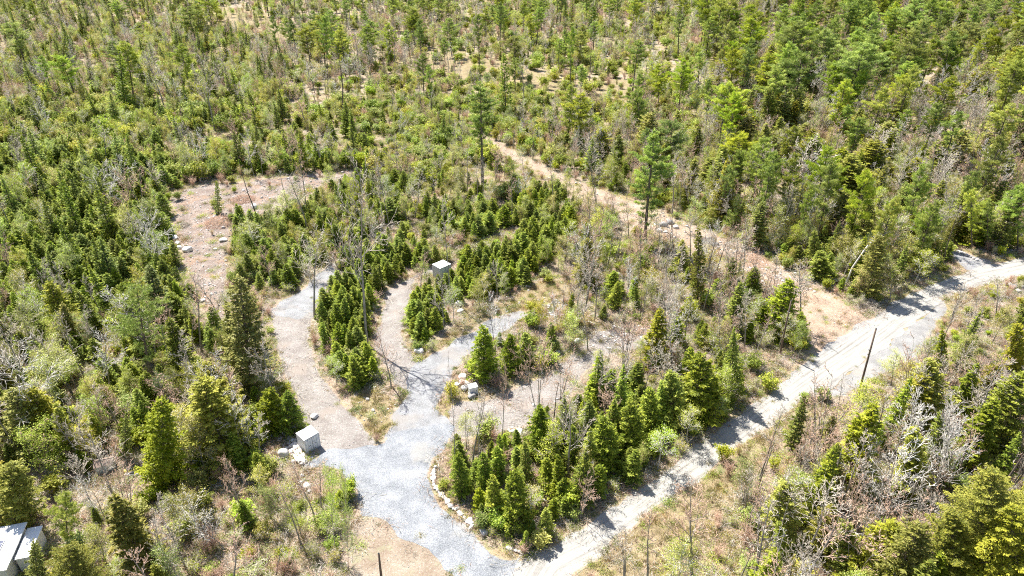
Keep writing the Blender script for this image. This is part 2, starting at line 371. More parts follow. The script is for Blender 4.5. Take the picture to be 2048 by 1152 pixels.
def limbs(r, T, W, p, d, L, rad, lvl, tips, gnarl, up, split, ang, tmin):
    """one limb, wandering, with its side shoots"""
    n = max(2, int(3+L/1.4)) if lvl < 2 else 2
    step = L/n; q = np.array(p, float); d = np.array(d, float)
    for i in range(n):
        f0, f1 = 1-i/n, 1-(i+1)/n
        d = d+r.normal(0, gnarl, 3)*.5+np.array([0, 0, up*.18]); d /= np.linalg.norm(d)
        e = q+d*step; r0 = max(tmin, rad*(.25+.75*f0)); r1 = max(tmin, rad*(.25+.75*f1))
        last = i == n-1 and lvl >= 1
        (T if lvl < 2 else W).seg(q, e, r0, 0 if last and lvl >= 2 else r1*(1 if not last else .6), 4 if lvl == 0 else 3)
        if lvl < 3:
            k = split[min(lvl, len(split)-1)]; k = int(k)+(r.random() < k-int(k))
            for _ in range(k):
                if i == 0 and lvl < 2 and r.random() < .5: continue
                o = r.normal(0, 1, 3); o -= d*np.dot(o, d); o /= np.linalg.norm(o)+1e-9
                a = ang*r.uniform(.6, 1.3); nd = d*math.cos(a)+o*math.sin(a)
                limbs(r, T, W, q+(e-q)*r.uniform(0, 1), nd, L*r.uniform(.34, .62)*(.55+.45*f0), r1*.6, lvl+1, tips, gnarl*1.15, up, split, ang, tmin)
        q = e
    tips.append(q)
def bare(seed, h, spread=.22, start=.45, stems=1, trunk_r=.19, gnarl=.18, up=.35, n_limb=13, split=(2.0, 1.9, 1.3), ang=.75, bm='bark_grey', tw='twig_grey', leaves=0, leafmat='bud', lsize=.14, tmin=.027, lean=0.0, broken=0.0, fork=.0):
    """a leafless or just-budding broadleaf tree: stem, limbs, shoots, twigs and, if any, young leaves"""
    r = np.random.default_rng(seed); T = MB(); W = MB(); tips = []
    for s_ in range(stems):
        q = np.array([r.normal(0, .18), r.normal(0, .18), 0.])*(stems > 1); az = r.uniform(0, 6.28)
        sl = (lean+(.16*r.uniform(.4, 1.3) if stems > 1 else r.uniform(0, .04)))
        d = np.array([math.cos(az)*sl, math.sin(az)*sl, 1.]); d /= np.linalg.norm(d)
        hh = h*(r.uniform(.75, 1.0) if stems > 1 else 1.0); n = 9; pts = [q+np.array([0, 0, -.2])]; rr = [trunk_r*1.2]
        for i in range(n):
            q = q+d*hh/n; d = d+r.normal(0, gnarl*.22, 3); d[2] = abs(d[2]); d /= np.linalg.norm(d)
            pts.append(q.copy()); rr.append(max(.02, trunk_r*(1-(i+1)/n*.9)))
        T.tube(pts, rr, 6)
        m = max(3, int(n_limb/stems**.6))
        for k in range(m):
            f = start+(1-start)*((k+r.uniform(0, 1))/m); f = min(f, .98); i = f*n; j = int(i); p = pts[j]+(pts[min(j+1, n)]-pts[j])*(i-j)
            a = r.uniform(0, 6.28); t = (f-start)/(1-start)
            L = h*spread*(1.15-.75*t)*r.uniform(.6, 1.25)
            if r.random() < broken: L *= .25
            el = .55+.55*t
            nd = np.array([math.cos(a), math.sin(a), el]); nd /= np.linalg.norm(nd)
            limbs(r, T, W, p, nd, L, trunk_r*(1-f*.8)*.5, 1, tips, gnarl, up, split, ang, tmin)
    out = [T.mesh('trunk', M[bm])]
    if W.n: out.append(W.mesh('crown', M[tw]))
    if leaves and tips:
        tp = np.array(tips); k = r.integers(0, len(tp), leaves)
        P = tp[k]+r.normal(0, .28, (leaves, 3)); A = unit(r.normal(0, 1, (leaves, 3))); B = unit(np.cross(unit(r.normal(0, 1, (leaves, 3))+np.array([0, 0, 1.])), A))
        G = MB(); G.quads(leafquads(P, A, B, lsize*r.uniform(.6, 1.4, leaves), lsize*.6*r.uniform(.6, 1.4, leaves)), r.uniform(0, 1, leaves)); out.append(G.mesh('leaves', M[leafmat]))
    return tuple(out)
def bush(seed, h, R, n_leaf, mat='green', tw='twig_grey', stems=9, lsize=.15, twigs=3.0):
    """many thin stems from one root, leaves in clumps towards their ends"""
    r = np.random.default_rng(seed); W = MB(); G = MB(); tips = []
    for s_ in range(stems):
        az = r.uniform(0, 6.28); tilt = r.uniform(.05, .75)*R/h
        d = np.array([math.cos(az)*tilt, math.sin(az)*tilt, 1.]); d /= np.linalg.norm(d); L = h*r.uniform(.6, 1.0)
        limbs(r, W, W, np.array([r.normal(0, .12), r.normal(0, .12), 0]), d, L, .022, 2, tips, .25, .25, (twigs, twigs, twigs), .6, .011)
        for _ in range(4):
            p = d*L*r.uniform(.3, .95); limbs(r, W, W, p, unit((d+r.normal(0, .5, 3))[None])[0], L*.35, .014, 2, tips, .25, .2, (twigs,)*3, .6, .010)
    if n_leaf:
        tp = np.array(tips); k = r.integers(0, len(tp), n_leaf); ct = r.uniform(0, 1, len(tp))
        P = tp[k]+r.normal(0, .15*h/2, (n_leaf, 3)); P[:, 2] = np.abs(P[:, 2])*.95+.03
        A = unit(r.normal(0, 1, (n_leaf, 3))); B = unit(np.cross(unit(r.normal(0, .7, (n_leaf, 3))+np.array([0, 0, 1.])), A))
        G.quads(leafquads(P, A, B, lsize*r.uniform(.6, 1.4, n_leaf), lsize*.62*r.uniform(.6, 1.4, n_leaf)), .2+.5*ct[k]+r.normal(0, .15, n_leaf))
        return W.mesh('stems', M[tw]), G.mesh('leaves', M[mat])
    return (W.mesh('stems', M[tw]),)

PROTO = {}                                          # kind -> list of (height, meshes)
PROTO['spruce'] = [(6.0, conifer(100+i, 6.0, R_, .27, p_, power=.68, q=(.27, .095), step=.125, rough=ro, low=.03)) for i, (R_, p_, ro) in enumerate([(1.6, 11, .3), (1.35, 10, .35), (1.9, 12, .3), (1.5, 10, .4), (1.2, 9, .3), (2.0, 11, .4)])]
PROTO['fir'] = [(11.0, conifer(120+i, 11.0, R_, .38, p_, q=(.36, .13), step=.19, rough=.35, trunk_r=.15, droop=.18, low=lo)) for i, (R_, p_, lo) in enumerate([(2.0, 10, .08), (1.6, 9, .16), (2.3, 10, .1)])]
PROTO['hemlock'] = [(12.0, conifer(140+i, 12.0, R_, .42, p_, power=pw, q=(.36, .15), step=.17, rough=.38, trunk_r=.2, droop=.12, tone0=.2, mat='hemlock', low=lo)) for i, (R_, p_, pw, lo) in enumerate([(2.6, 11, .6, .08), (2.2, 10, .65, .14), (3.1, 11, .55, .05), (1.9, 9, .6, .1)])] + [(20.0, conifer(150+i, 20.0, R_, .42, 12, power=.6, q=(.24, .085), step=.085, rough=.5, trunk_r=.3, droop=.1, tone0=.2, mat='hemlock_gold', low=.06)) for i, R_ in enumerate((5.2, 4.2))]
PROTO['pine'] = [(18.0, pine(160+i, 18.0, R_*1.15, b_, sparse=s_, n_q=16, mat='pine_dark' if i in (2, 4) else 'pine')) for i, (R_, b_, s_) in enumerate([(2.8, .32, 0), (3.4, .42, .0), (2.4, .5, .1), (3.8, .28, 0), (1.9, .5, .15), (3.0, .2, .0)])] + [(18.0, pine(190, 18.0, 3.3, .36, 'pine_bright')), (26.0, pine(191, 26.0, 3.9, .20, 'pine_dark', n_q=22)), (26.0, pine(192, 26.0, 3.6, .42, 'pine_dark', n_q=22))]
PROTO['bare'] = [(14.0, bare(200+i, 14.0, **k)) for i, k in enumerate([
    dict(spread=.26, start=.42, n_limb=15), dict(spread=.34, start=.35, n_limb=14, gnarl=.25, bm='bark_grey'),
    dict(spread=.18, start=.5, n_limb=14), dict(spread=.24, start=.4, stems=3, trunk_r=.12, n_limb=13),
    dict(spread=.30, start=.3, n_limb=15, tw='twig_pink', leaves=700, leafmat='redbud', lsize=.11),
    dict(spread=.20, start=.45, n_limb=14, tw='twig_pink'),
    dict(spread=.36, start=.3, n_limb=14, bm='bark_grey', tw='twig_pale', gnarl=.3, trunk_r=.13), dict(spread=.26, start=.35, stems=4, trunk_r=.09, n_limb=15, tw='twig_pink')])]
PROTO['snag'] = [(13.0, bare(230+i, 13.0, **k)) for i, k in enumerate([
    dict(spread=.12, start=.3, n_limb=9, split=(.8, .7, .5), broken=.5, up=.0), dict(spread=.08, start=.4, n_limb=6, split=(.5, .5, .3), broken=.7, bm='bark_brown', up=.0),
    dict(spread=.2, start=.5, n_limb=7, split=(1, .8, .5), bm='bark_pale', tw='twig_pale', gnarl=.35), dict(spread=.10, start=.2, n_limb=22, split=(.9, .6, .3), trunk_r=.11, up=-.1)])]
PROTO['bud'] = [(9.0, bare(250+i, 9.0, **k)) for i, k in enumerate([
    dict(spread=.27, start=.25, n_limb=14, leaves=3600, trunk_r=.09), dict(spread=.22, start=.2, n_limb=14, leaves=3000, trunk_r=.08),
    dict(spread=.24, start=.2, stems=3, n_limb=14, leaves=3600, trunk_r=.06, tw='twig_pink'), dict(spread=.32, start=.3, n_limb=14, leaves=2400, trunk_r=.10, bm='bark_pale', tw='twig_pale')])]
PROTO['shrub'] = [(2.0, bush(300+i, 2.0, R_, n_, m_, t_, lsize=.2)) for i, (R_, n_, m_, t_) in enumerate([(1.2, 1700, 'green', 'twig_grey'), (1.4, 1900, 'green', 'twig_pink'), (1.1, 1200, 'bud', 'twig_grey'), (1.4, 1700, 'bud', 'twig_pink'), (1.3, 2000, 'green', 'twig_grey')])]
PROTO['twig'] = [(2.2, bush(320+i, 2.2, R_, n_, m_, t_, 12, .10)) for i, (R_, n_, m_, t_) in enumerate([(1.2, 420, 'bud', 'twig_pink'), (1.3, 420, 'redbud', 'twig_pink'), (1.1, 0, 'bud', 'twig_pink'), (1.4, 700, 'bud', 'twig_grey'), (1.0, 500, 'green', 'twig_grey')])]
JOINED = {k: [merged(k+'_mesh', p) for _, p in v] for k, v in PROTO.items()}
NAME = {'spruce': 'spruce_tree', 'fir': 'fir_tree', 'hemlock': 'hemlock_tree', 'pine': 'pine_tree', 'bare': 'bare_tree', 'snag': 'dead_tree', 'bud': 'budding_tree', 'shrub': 'leafy_shrub', 'twig': 'twiggy_shrub'}
CATG = {'spruce': 'spruce tree', 'fir': 'fir tree', 'hemlock': 'hemlock tree', 'pine': 'pine tree', 'bare': 'bare tree', 'snag': 'dead tree', 'bud': 'budding tree', 'shrub': 'shrub', 'twig': 'bare shrub'}

# ------------------------------------------------------------------ the ground and everything laid on it
def sheet(name, poly_px, mat, z, grid=.7, rag=.35, fray=1.3, center=None, label=None, frayed=True):
    """a patch of ground: its outline roughened, filled with a fine grid, each vertex knowing how far it is from the edge"""
    P = polyg(poly_px); out = []
    for i in range(len(P)):
        a, b = Vector(P[i]), Vector(P[(i+1) % len(P)]); L = (b-a).length; n = max(1, int(L/.8))
        nn = Vector((-(b-a).y, (b-a).x)).normalized() if L > 0 else Vector((0, 0))
        for k in range(n):
            q = a+(b-a)*k/n; s = rag*(mnoise.noise(Vector((q.x*.35, q.y*.35, z*90)))*2.2+mnoise.noise(Vector((q.x*1.3, q.y*1.3, 5)))*.8)
            out.append(q+nn*s)
    xs = [p.x for p in out]; ys = [p.y for p in out]
    pts = list(out); edges = [(i, (i+1) % len(out)) for i in range(len(out))]
    O = np.array([(p.x, p.y) for p in out])
    gx, gy = np.meshgrid(np.arange(min(xs), max(xs), grid), np.arange(min(ys), max(ys), grid)); G = np.stack([gx.ravel(), gy.ravel()], 1)+RNG.uniform(-.15, .15, (gx.size, 2))
    A = O; B = np.roll(O, -1, 0)
    keep = []
    for a_, b_ in zip(A, B):
        m_ = (a_+b_)/2; d_ = b_-a_; n_ = np.array([-d_[1], d_[0]])/(np.linalg.norm(d_)+1e-9)*.8
        keep.append(not any(Q is not poly_px and (inside(W_, *(m_+n_)) or inside(W_, *(m_-n_))) for Q, W_ in HARDW) if frayed else True)
    keep = np.array(keep)
    def dist(Q, sel=None):
        A, B = (O, np.roll(O, -1, 0)) if sel is None else (O[sel], np.roll(O, -1, 0)[sel])
        D = np.full(len(Q), 1e9)
        if not len(A): return D
        for s in range(0, len(Q), 4000):
            q = Q[s:s+4000, None]; ab = (B-A)[None]; t = np.clip(((q-A[None])*ab).sum(2)/((ab**2).sum(2)+1e-9), 0, 1)
            D[s:s+4000] = np.sqrt((((A[None]+ab*t[..., None])-q)**2).sum(2)).min(1)
        return D
    cross = np.zeros(len(G), bool)
    for (x1, y1), (x2, y2) in zip(A, B):
        m = (y1 > G[:, 1]) != (y2 > G[:, 1]); cross ^= m & (G[:, 0] < (x2-x1)*(G[:, 1]-y1)/(y2-y1+1e-12)+x1)
    G = G[cross]; G = G[dist(G) > .25] if len(G) else G
    pts += [Vector(g) for g in G]
    v, e, f, *_ = geometry.delaunay_2d_cdt(pts, edges, [list(range(len(out)))], 1, 1e-4)
    me = bpy.data.meshes.new(name); me.from_pydata([(p.x, p.y, z) for p in v], [], [tuple(t) for t in f]); me.update()
    V = np.array([(p.x, p.y) for p in v]); D = dist(V, keep)
    a = me.attributes.new('edge', 'FLOAT', 'POINT'); a.data.foreach_set('value', np.clip(D/fray, 0, 1).astype(np.float32))
    if center:
        CP_ = np.array(polyg(center)); a0, b0 = CP_[:-1], CP_[1:]; ab = b0-a0; ln = np.sqrt((ab**2).sum(1)); cum = np.concatenate([[0], np.cumsum(ln)[:-1]])
        t = np.clip(((V[:, None]-a0[None])*ab[None]).sum(2)/(ln**2)[None], 0, 1); pr = a0[None]+ab[None]*t[..., None]; dd = V[:, None]-pr; d2 = (dd**2).sum(2); k = d2.argmin(1); ii = np.arange(len(V))
        sg = np.sign(ab[k, 0]*dd[ii, k, 1]-ab[k, 1]*dd[ii, k, 0]); U = np.sqrt(d2[ii, k])*sg; Sx = cum[k]+t[ii, k]*ln[k]
        for nm, val in (('across', U), ('along', Sx)):
            a = me.attributes.new(nm, 'FLOAT', 'POINT'); a.data.foreach_set('value', val.astype(np.float32))
    me.materials.append(M[mat])
    for p_ in me.polygons:
        if p_.normal.z < 0: me.flip_normals(); break
    o = link(name, me); tag(o, label, None, None, 'structure')
    return o
gm = MB(); gm.quads(np.array([[(-6000, -1500, 0), (6000, -1500, 0), (6000, 8000, 0), (-6000, 8000, 0)]], float), .5)
tag(link('ground', gm.mesh('ground', M['ground'])), 'forest floor of leaf litter, straw and moss', None, None, 'structure')

ROAD = [(985,1215),(1030,1128),(1089,1095),(1165,1048),(1207,1016),(1265,977),(1319,954),(1372,900),(1413,868),(1460,836),(1545,781),(1590,733),(1631,708),(1690,666),(1743,634),(1790,600),(1843,576),(1885,557),(1961,533),(2048,513),(2200,478),(2500,430),
        (2500,465),(2200,512),(2048,554),(1961,573),(1885,600),(1850,632),(1814,660),(1758,704),(1702,740),(1655,783),(1595,812),(1557,840),(1502,883),(1443,921),(1395,965),(1325,1008),(1295,1028),(1207,1107),(1141,1160),(1075,1225)]
ROADC = [(1030,1225),(1090,1125),(1186,1078),(1290,1000),(1380,935),(1480,866),(1570,797),(1640,745),(1722,690),(1800,632),(1862,592),(1960,552),(2048,533),(2200,495),(2500,447)]
DRIVE = [(960,1230),(913,1152),(884,1125),(854,1101),(810,1078),(766,1048),(730,1030),(718,1013),(695,977),(677,942),(650,938),(615,940),(600,925),(633,912),(656,900),(718,898),(751,887),(780,870),(830,858),(880,850),(907,852),(898,898),(866,921),(860,954),(869,983),(892,1013),(928,1048),(960,1078),(1002,1107),(1060,1125),(1080,1165),(1080,1230)]
DRIVE2 = [(751,892),(783,850),(780,834),(798,807),(813,787),(816,757),(833,725),(884,698),(943,660),(972,639),(1046,615),(1061,630),(1002,672),(990,678),(943,713),(907,745),(893,781),(878,813),(897,835),(908,862),(880,858),(830,866),(780,880)]
LANE_A = [(538,619),(545,677),(562,745),(588,798),(600,838),(615,875),(650,935),(720,925),(760,905),(745,863),(724,843),(692,804),(665,766),(639,728),(624,677),(625,640),(640,618),(600,608)]
LANE_A2 = [(535,622),(560,600),(597,583),(630,550),(665,524),(695,503),(703,512),(677,536),(674,566),(642,604),(628,636),(590,640)]
LANE_B = [(860,533),(810,560),(766,583),(754,645),(742,668),(745,698),(763,733),(789,769),(830,795),(845,765),(852,735),(836,722),(810,680),(813,624),(830,600),(829,580),(833,557),(880,548),(895,540)]
LANE_B2 = [(885,540),(915,528),(960,500),(1010,478),(1050,462),(1045,452),(1000,464),(940,490),(900,515)]
LANE_A3 = [(690,512),(700,500),(730,475),(790,450),(850,440),(850,462),(800,470),(760,490),(720,512)]
LANE_D = [(897,835),(893,812),(915,800),(960,798),(1000,790),(1045,765),(1110,735),(1150,700),(1190,662),(1260,650),(1330,660),(1290,700),(1215,715),(1170,750),(1140,800),(1070,850),(1000,868),(940,878),(895,885),(885,860)]
CLEAR = [(342,378),(351,384),(413,368),(472,366),(561,355),(600,350),(660,345),(721,338),(727,359),(648,368),(633,386),(574,418),(518,432),(466,442),(463,483),(454,518),(460,554),(452,600),(455,660),(430,660),(407,610),(378,554),(363,507),(345,470),(339,420)]
TRAIL_L = [(354,674),(369,698),(410,755),(452,812),(500,850),(512,840),(470,790),(430,740),(385,690),(362,668)]
TRAIL_T = [(930,262),(975,287),(1050,334),(1095,362),(1128,388),(1155,410),(1200,424),(1251,448),(1325,474),(1400,506),(1440,520),(1482,500),(1430,462),(1335,430),(1270,408),(1215,383),(1165,366),(1112,342),(1075,324),(1010,290),(960,262)]
PINK = [(1440,505),(1475,494),(1530,515),(1560,533),(1625,560),(1680,598),(1714,624),(1755,645),(1712,675),(1650,720),(1618,696),(1600,650),(1560,600),(1530,560),(1480,540)]
SIDE = [(1897,500),(1920,498),(1950,512),(1985,520),(1975,535),(1940,545),(1915,530)]
PATCH_R = [(1935,722),(1985,712),(2060,690),(2120,700),(2120,830),(2048,812),(1990,795),(1950,770)]
SHOULD = [(1700,742),(1758,704),(1814,660),(1850,632),(1885,600),(1900,610),(1880,650),(1850,690),(1835,735),(1780,745),(1740,762),(1700,790),(1665,800),(1655,790)]
ORANGE = [(690,1230),(690,1152),(700,1090),(707,1030),(725,1020),(775,1042),(820,1070),(864,1093),(895,1117),(925,1150),(975,1230)]
ISLAND = [(700,800),(730,845),(750,880),(785,850),(780,834),(798,800),(770,770),(730,765)]
STRAW_M = [(1010,600),(1070,562),(1140,556),(1160,600),(1090,640),(1055,618),(1000,628),(940,655),(885,695),(840,722),(836,712),(880,680),(930,640)]
STRAW_T = [(840,100),(900,95),(940,110),(1018,127),(1130,158),(1240,155),(1300,180),(1270,205),(1200,215),(1110,200),(1000,172),(900,160),(850,140)]
STRAW_T2 = [(345,28),(420,12),(520,18),(560,45),(600,60),(590,95),(540,85),(470,55),(380,45)]
VERGE = [(1150,1160),(1215,1108),(1300,1030),(1400,968),(1505,888),(1560,845),(1600,815),(1660,800),(1640,850),(1560,900),(1500,960),(1450,1040),(1400,1090),(1330,1120),(1250,1190)]
GAP_T3 = [(780,185),(830,190),(830,215),(790,212)]
LEFTPATH = [(55,935),(85,945),(118,965),(122,1000),(100,1030),(85,1060),(70,1045),(95,1005),(85,980),(50,955)]
LEFTP2 = [(70,1040),(100,1030),(105,1085),(80,1090)]
TANL = [(-60,885),(0,890),(28,905),(25,935),(-60,945)]
RIGHT_G = [(-1,-1)]
SHEETS = [('dirt_road', ROAD, 'road', .030, dict(center=ROADC, fray=.8, label='pale dusty dirt road with wheel tracks')),
    ('gravel_driveway', DRIVE, 'gravel', .026, dict(fray=.8, label='blue-grey gravel turnaround joining the dirt road')),
    ('gravel_driveway', DRIVE2, 'gravel_warm', .022, dict(fray=.8, label='grey gravel lane up the middle of the lot')),
    ('dirt_lane', LANE_A, 'lane', .018, dict(label='tan stony lane beside the white container')),
    ('gravel_lane', LANE_A2, 'gravel_warm', .022, dict(label='grey gravel end of the lane under the bare tree')),
    ('dirt_lane', LANE_B, 'lane', .018, dict(label='tan lane leading up to the second container')),
    ('dirt_track', LANE_B2, 'clearing', .014, {}), ('dirt_track', LANE_A3, 'clearing', .014, {}),
    ('dirt_lane', LANE_D, 'lane', .018, dict(label='pale stony lane branching towards the road trees')),
    ('rocky_clearing', CLEAR, 'clearing', .014, dict(label='pinkish rocky clearing ringed by spruces')),
    ('dirt_trail', TRAIL_L, 'pinkdirt', .010, {}), ('dirt_trail', TRAIL_T, 'pinkdirt', .014, dict(label='tan trail running up through the trees')),
    ('dirt_apron', PINK, 'pinkdirt', .018, dict(label='wide pinkish dirt apron beside the road')),
    ('gravel_track', SIDE, 'gravel_warm', .014, {}), ('dirt_patch', PATCH_R, 'lane', .010, {}), ('gravel_shoulder', SHOULD, 'gravel_dark', .014, {}),
    ('dirt_shoulder', ORANGE, 'orange', .012, dict(label='orange dirt beside the driveway mouth')),
    ('ground_patch', ISLAND, 'straw', .008, {}), ('ground_patch', STRAW_M, 'straw', .010, {}), ('ground_patch', STRAW_T, 'straw', .010, dict(grid=2)),
    ('ground_patch', STRAW_T2, 'straw', .010, dict(grid=3)), ('ground_patch', VERGE, 'straw', .006, {}), ('ground_patch', GAP_T3, 'clearing', .010, {}),
    ('gravel_path', LEFTPATH, 'gravel_warm', .012, {}), ('dirt_path', LEFTP2, 'pinkdirt', .008, {}), ('dirt_patch', TANL, 'pinkdirt', .010, {})]
HARDW = [(Q, polyg(Q)) for Q in (ROAD, DRIVE, DRIVE2, LANE_A, LANE_A2, LANE_B, LANE_D, PINK, SIDE, ORANGE, SHOULD)]
for nm, P, m, z, kw in SHEETS: sheet(nm, P, m, z, **kw)
NOTREE = [polyg(P) for P in (ROAD, DRIVE, DRIVE2, LANE_A, LANE_A2, LANE_B, LANE_B2, LANE_D, CLEAR, TRAIL_L, TRAIL_T, PINK, SIDE, SHOULD, ORANGE, LEFTPATH, LEFTP2)]
THIN = [polyg(P) for P in (ISLAND, STRAW_M, VERGE, LANE_A3, STRAW_T2, STRAW_T, PATCH_R)]
# ------------------------------------------------------------------ built things: containers, poles, boulders
def plainmat(name, col, rough=.6, metal=0.0, var=.12, scale=3.0):
    m, n, l, b = newmat(name); tc = n.new('ShaderNodeTexCoord')
    f = noise_(n, l, tc.outputs['Object'], scale, 6, .7)
    lo = tuple(c*(1-var) for c in col); hi = tuple(min(1, c*(1+var)) for c in col)
    r = ramp(n, [(.3, lo), (.7, hi)]); l.new(f, r.inputs[0]); l.new(r.outputs[0], b.inputs['Base Color'])
    b.inputs['Roughness'].default_value = rough; b.inputs['Metallic'].default_value = metal
    return m
M['mid_grey_paint'] = plainmat('weathered_grey_steel', (.55,.57,.59), .6, 0, .1)  # the second container's own mid grey wall colour
M['white_paint'] = plainmat('white_painted_steel', (.78,.78,.78), .45, 0, .05)
M['grey_paint'] = plainmat('pale_grey_painted_steel', (.68,.70,.72), .5, 0, .05)
M['steel'] = plainmat('galvanised_steel', (.42,.43,.44), .4, .6, .15)
M['dark_metal'] = plainmat('dark_metal', (.08,.08,.085), .5, .4)
M['pole_wood'] = plainmat('weathered_pole_wood', (.15,.105,.075), .9, 0, .4, 6)
M['brown_roof'] = plainmat('brown_shingles', (.27,.20,.16), .9, 0, .2, 8)
M['white_siding'] = plainmat('white_siding', (.72,.72,.70), .7, 0, .06)
M['panel_blue'] = plainmat('solar_cells', (.07,.08,.13), .25, .2, .2)
M['yellow_plastic'] = plainmat('yellow_plastic', (.78,.62,.10), .5, 0, .1)
M['log_wood'] = plainmat('grey_log_wood', (.50,.45,.39), .95, 0, .25, 5)
M['cut_wood'] = plainmat('cut_plank_wood', (.62,.55,.45), .9, 0, .2, 5)
def boxq(mb, x0, x1, y0, y1, z0, z1):
    v = [(x0,y0,z0),(x1,y0,z0),(x1,y1,z0),(x0,y1,z0),(x0,y0,z1),(x1,y0,z1),(x1,y1,z1),(x0,y1,z1)]
    for f in ((3,2,1,0),(4,5,6,7),(0,1,5,4),(1,2,6,5),(2,3,7,6),(3,0,4,7)):
        mb.quads(np.array([[v[i] for i in f]], float), .5)
def root(name, loc, rz=0, sc=1, label=None, cat=None, group=None):
    o = bpy.data.objects.new(name, None); C.objects.link(o); o.location = loc; o.rotation_euler = (0, 0, rz); o.scale = (sc,)*3
    o.empty_display_size = .3
    return tag(o, label, cat, group)
def corrugated(mb, a, b, z0, z1, n, depth, out):
    """a trapezoid-ribbed wall sheet from a to b (2-D), ribs pushed along out"""
    a = np.array(a, float); b = np.array(b, float); o = np.array(out, float); P = []
    for i in range(n):
        for t, dd in ((0, 0), (.25, 0), (.4, 1), (.75, 1), (.9, 0)): P.append(a+(b-a)*(i+t)/n+o*depth*dd)
    P.append(b)
    for p, q in zip(P[:-1], P[1:]): mb.quads(np.array([[(p[0],p[1],z0),(q[0],q[1],z0),(q[0],q[1],z1),(p[0],p[1],z1)]]), .5)
def container(name, loc, rz, W, D, H, label, wallm='grey_paint', ribs=9):
    """steel storage box: corner posts, rails, ribbed walls, double doors with lock rods, flat roof"""
    t = root(name, loc, rz, 1, label, 'container'); w, d = W/2, D/2
    f = MB(); p = .09
    for sx in (-1, 1):
        for sy in (-1, 1): boxq(f, *(sorted((sx*w, sx*(w-p)))), *(sorted((sy*d, sy*(d-p)))), 0, H)
    for z0, z1 in ((0.001, .12), (H-.10, H-.001)):
        for sy in (-1, 1): boxq(f, -w+p, w-p, *sorted((sy*(d-.004), sy*(d-p+.01))), z0, z1)
        for sx in (-1, 1): boxq(f, *sorted((sx*(w-.004), sx*(w-p+.01))), -d+p, d-p, z0, z1)
    link('frame', f.mesh('frame', M['grey_paint']), t)
    for (a, b, out) in (((-w+p, d-.05), (w-p, d-.05), (0, 1)), ((-w+.05, -d+p), (-w+.05, d-p), (-1, 0)), ((w-.05, -d+p), (w-.05, d-p), (1, 0))):
        m = MB(); corrugated(m, a, b, .12, H-.10, ribs, .035, out); link('side_wall', m.mesh('side_wall', M[wallm]), t)
    r = MB(); boxq(r, -w-.01, w+.01, -d-.01, d+.01, H+.002, H+.03)
    for i in range(6): boxq(r, -w+.12, w-.12, -d+.2+i*(D-.5)/5, -d+.28+i*(D-.5)/5, H+.03, H+.045)
    link('roof', r.mesh('roof', M['white_paint']), t)
    g = MB(); boxq(g, -w+p+.002, w-p-.002, -d+.03, -d+.05, .125, H-.105); link('door_gasket', g.mesh('door_gasket', M['dark_metal']), t)
    for s in (-1, 1):                               # doors on the -Y face
        m = MB(); x0, x1 = sorted((s*.03, s*(w-p-.035))); boxq(m, x0, x1, -d+.008, -d+.028, .16, H-.14)
        for k in range(3):
            z0 = .22+k*(H-.4)/3; boxq(m, x0+.08, x1-.08, -d-.012, -d+.007, z0, z0+(H-.4)/3-.10)
        dr = link('door', m.mesh('door', M['grey_paint']), t)
        for q in (.28, .62):
            m = MB(); x = s*(w-p)*q; m.tube([(x, -d-.015, .1), (x, -d-.015, H-.08)], [.016, .016], 6); link('lock_rod', m.mesh('lock_rod', M['steel']), dr)
        m = MB(); boxq(m, *sorted((s*(w-p)*.28, s*(w-p)*.28+s*.28)), -d-.05, -d-.032, H*.42, H*.42+.04); link('door_handle', m.mesh('door_handle', M['dark_metal']), dr)
    return t
# first container: measured corners, front corner (621,911), right (650,892), left (605,898)
cx, cy = gp(622, 896); cx -= .25; cy += .35
container('storage_container', (cx, cy, .03), math.radians(46), 2.25, 2.05, 2.35, 'white roofed steel container with double doors beside the boulder pile at the driveway')
cx, cy = gp(884, 556); container('storage_container', (cx, cy+.6, .03), math.radians(44), 2.75, 2.45, 2.7, 'ribbed grey container with white roof half hidden behind the hedge row of young spruces', 'mid_grey_paint', 11)
# small white utility box by the boulders
x, y = gp(946, 786); t = root('utility_box', (x, y, 0), math.radians(20), 1, 'small white utility box among pale boulders beside the bushy spruce', 'utility box')
m = MB(); boxq(m, -.62, .62, -.5, .5, .12, 1.35); link('cabinet', m.mesh('cabinet', M['grey_paint']), t)
m = MB(); boxq(m, -.68, .68, -.56, .56, 1.352, 1.42); link('lid', m.mesh('lid', M['white_paint']), t)
m = MB(); boxq(m, -.72, .72, -.6, .6, 0, .118); link('plinth', m.mesh('plinth', M['rock']), t)
m = MB(); boxq(m, -.52, .52, -.525, -.502, .2, 1.25); dd = link('door', m.mesh('door', M['white_paint']), t)
m = MB(); boxq(m, .38, .44, -.55, -.527, .6, .85); link('handle', m.mesh('handle', M['dark_metal']), dd)
# utility poles
def pole(u, v, ut, vt, label, cleat, rad=.14, name='utility_pole', cat='utility pole'):
    x, y, h, dx = stand(u, v, ut, vt); t = root(name, (x, y, 0), 0, 1, label, cat); t.rotation_euler = (0, math.atan2(dx, h), 0)
    m = MB(); m.tube([(0, 0, -.3), (0, 0, h*.5), (.02, 0, h)], [rad*1.2, rad, rad*.8], 10); link('shaft', m.mesh('shaft', M['pole_wood']), t)
    m = MB(); m.tube([(.02, 0, h), (.02, 0, h+.12)], [rad*.8, rad*.25], 10); link('cap', m.mesh('cap', M['dark_metal']), t)
    for z in cleat:
        m = MB(); boxq(m, -rad-.12, -rad*.7, -.06, .06, h*z, h*z+.14); m.tube([(0, -rad*1.1, h*z), (0, -rad-.3, h*z+.05)], [.03, .03], 6); link('bracket', m.mesh('bracket', M['steel']), t)
pole(1715, 795, 1752, 657, 'dark wooden pole leaning over the sunlit road on its lower side', (.64, .70))
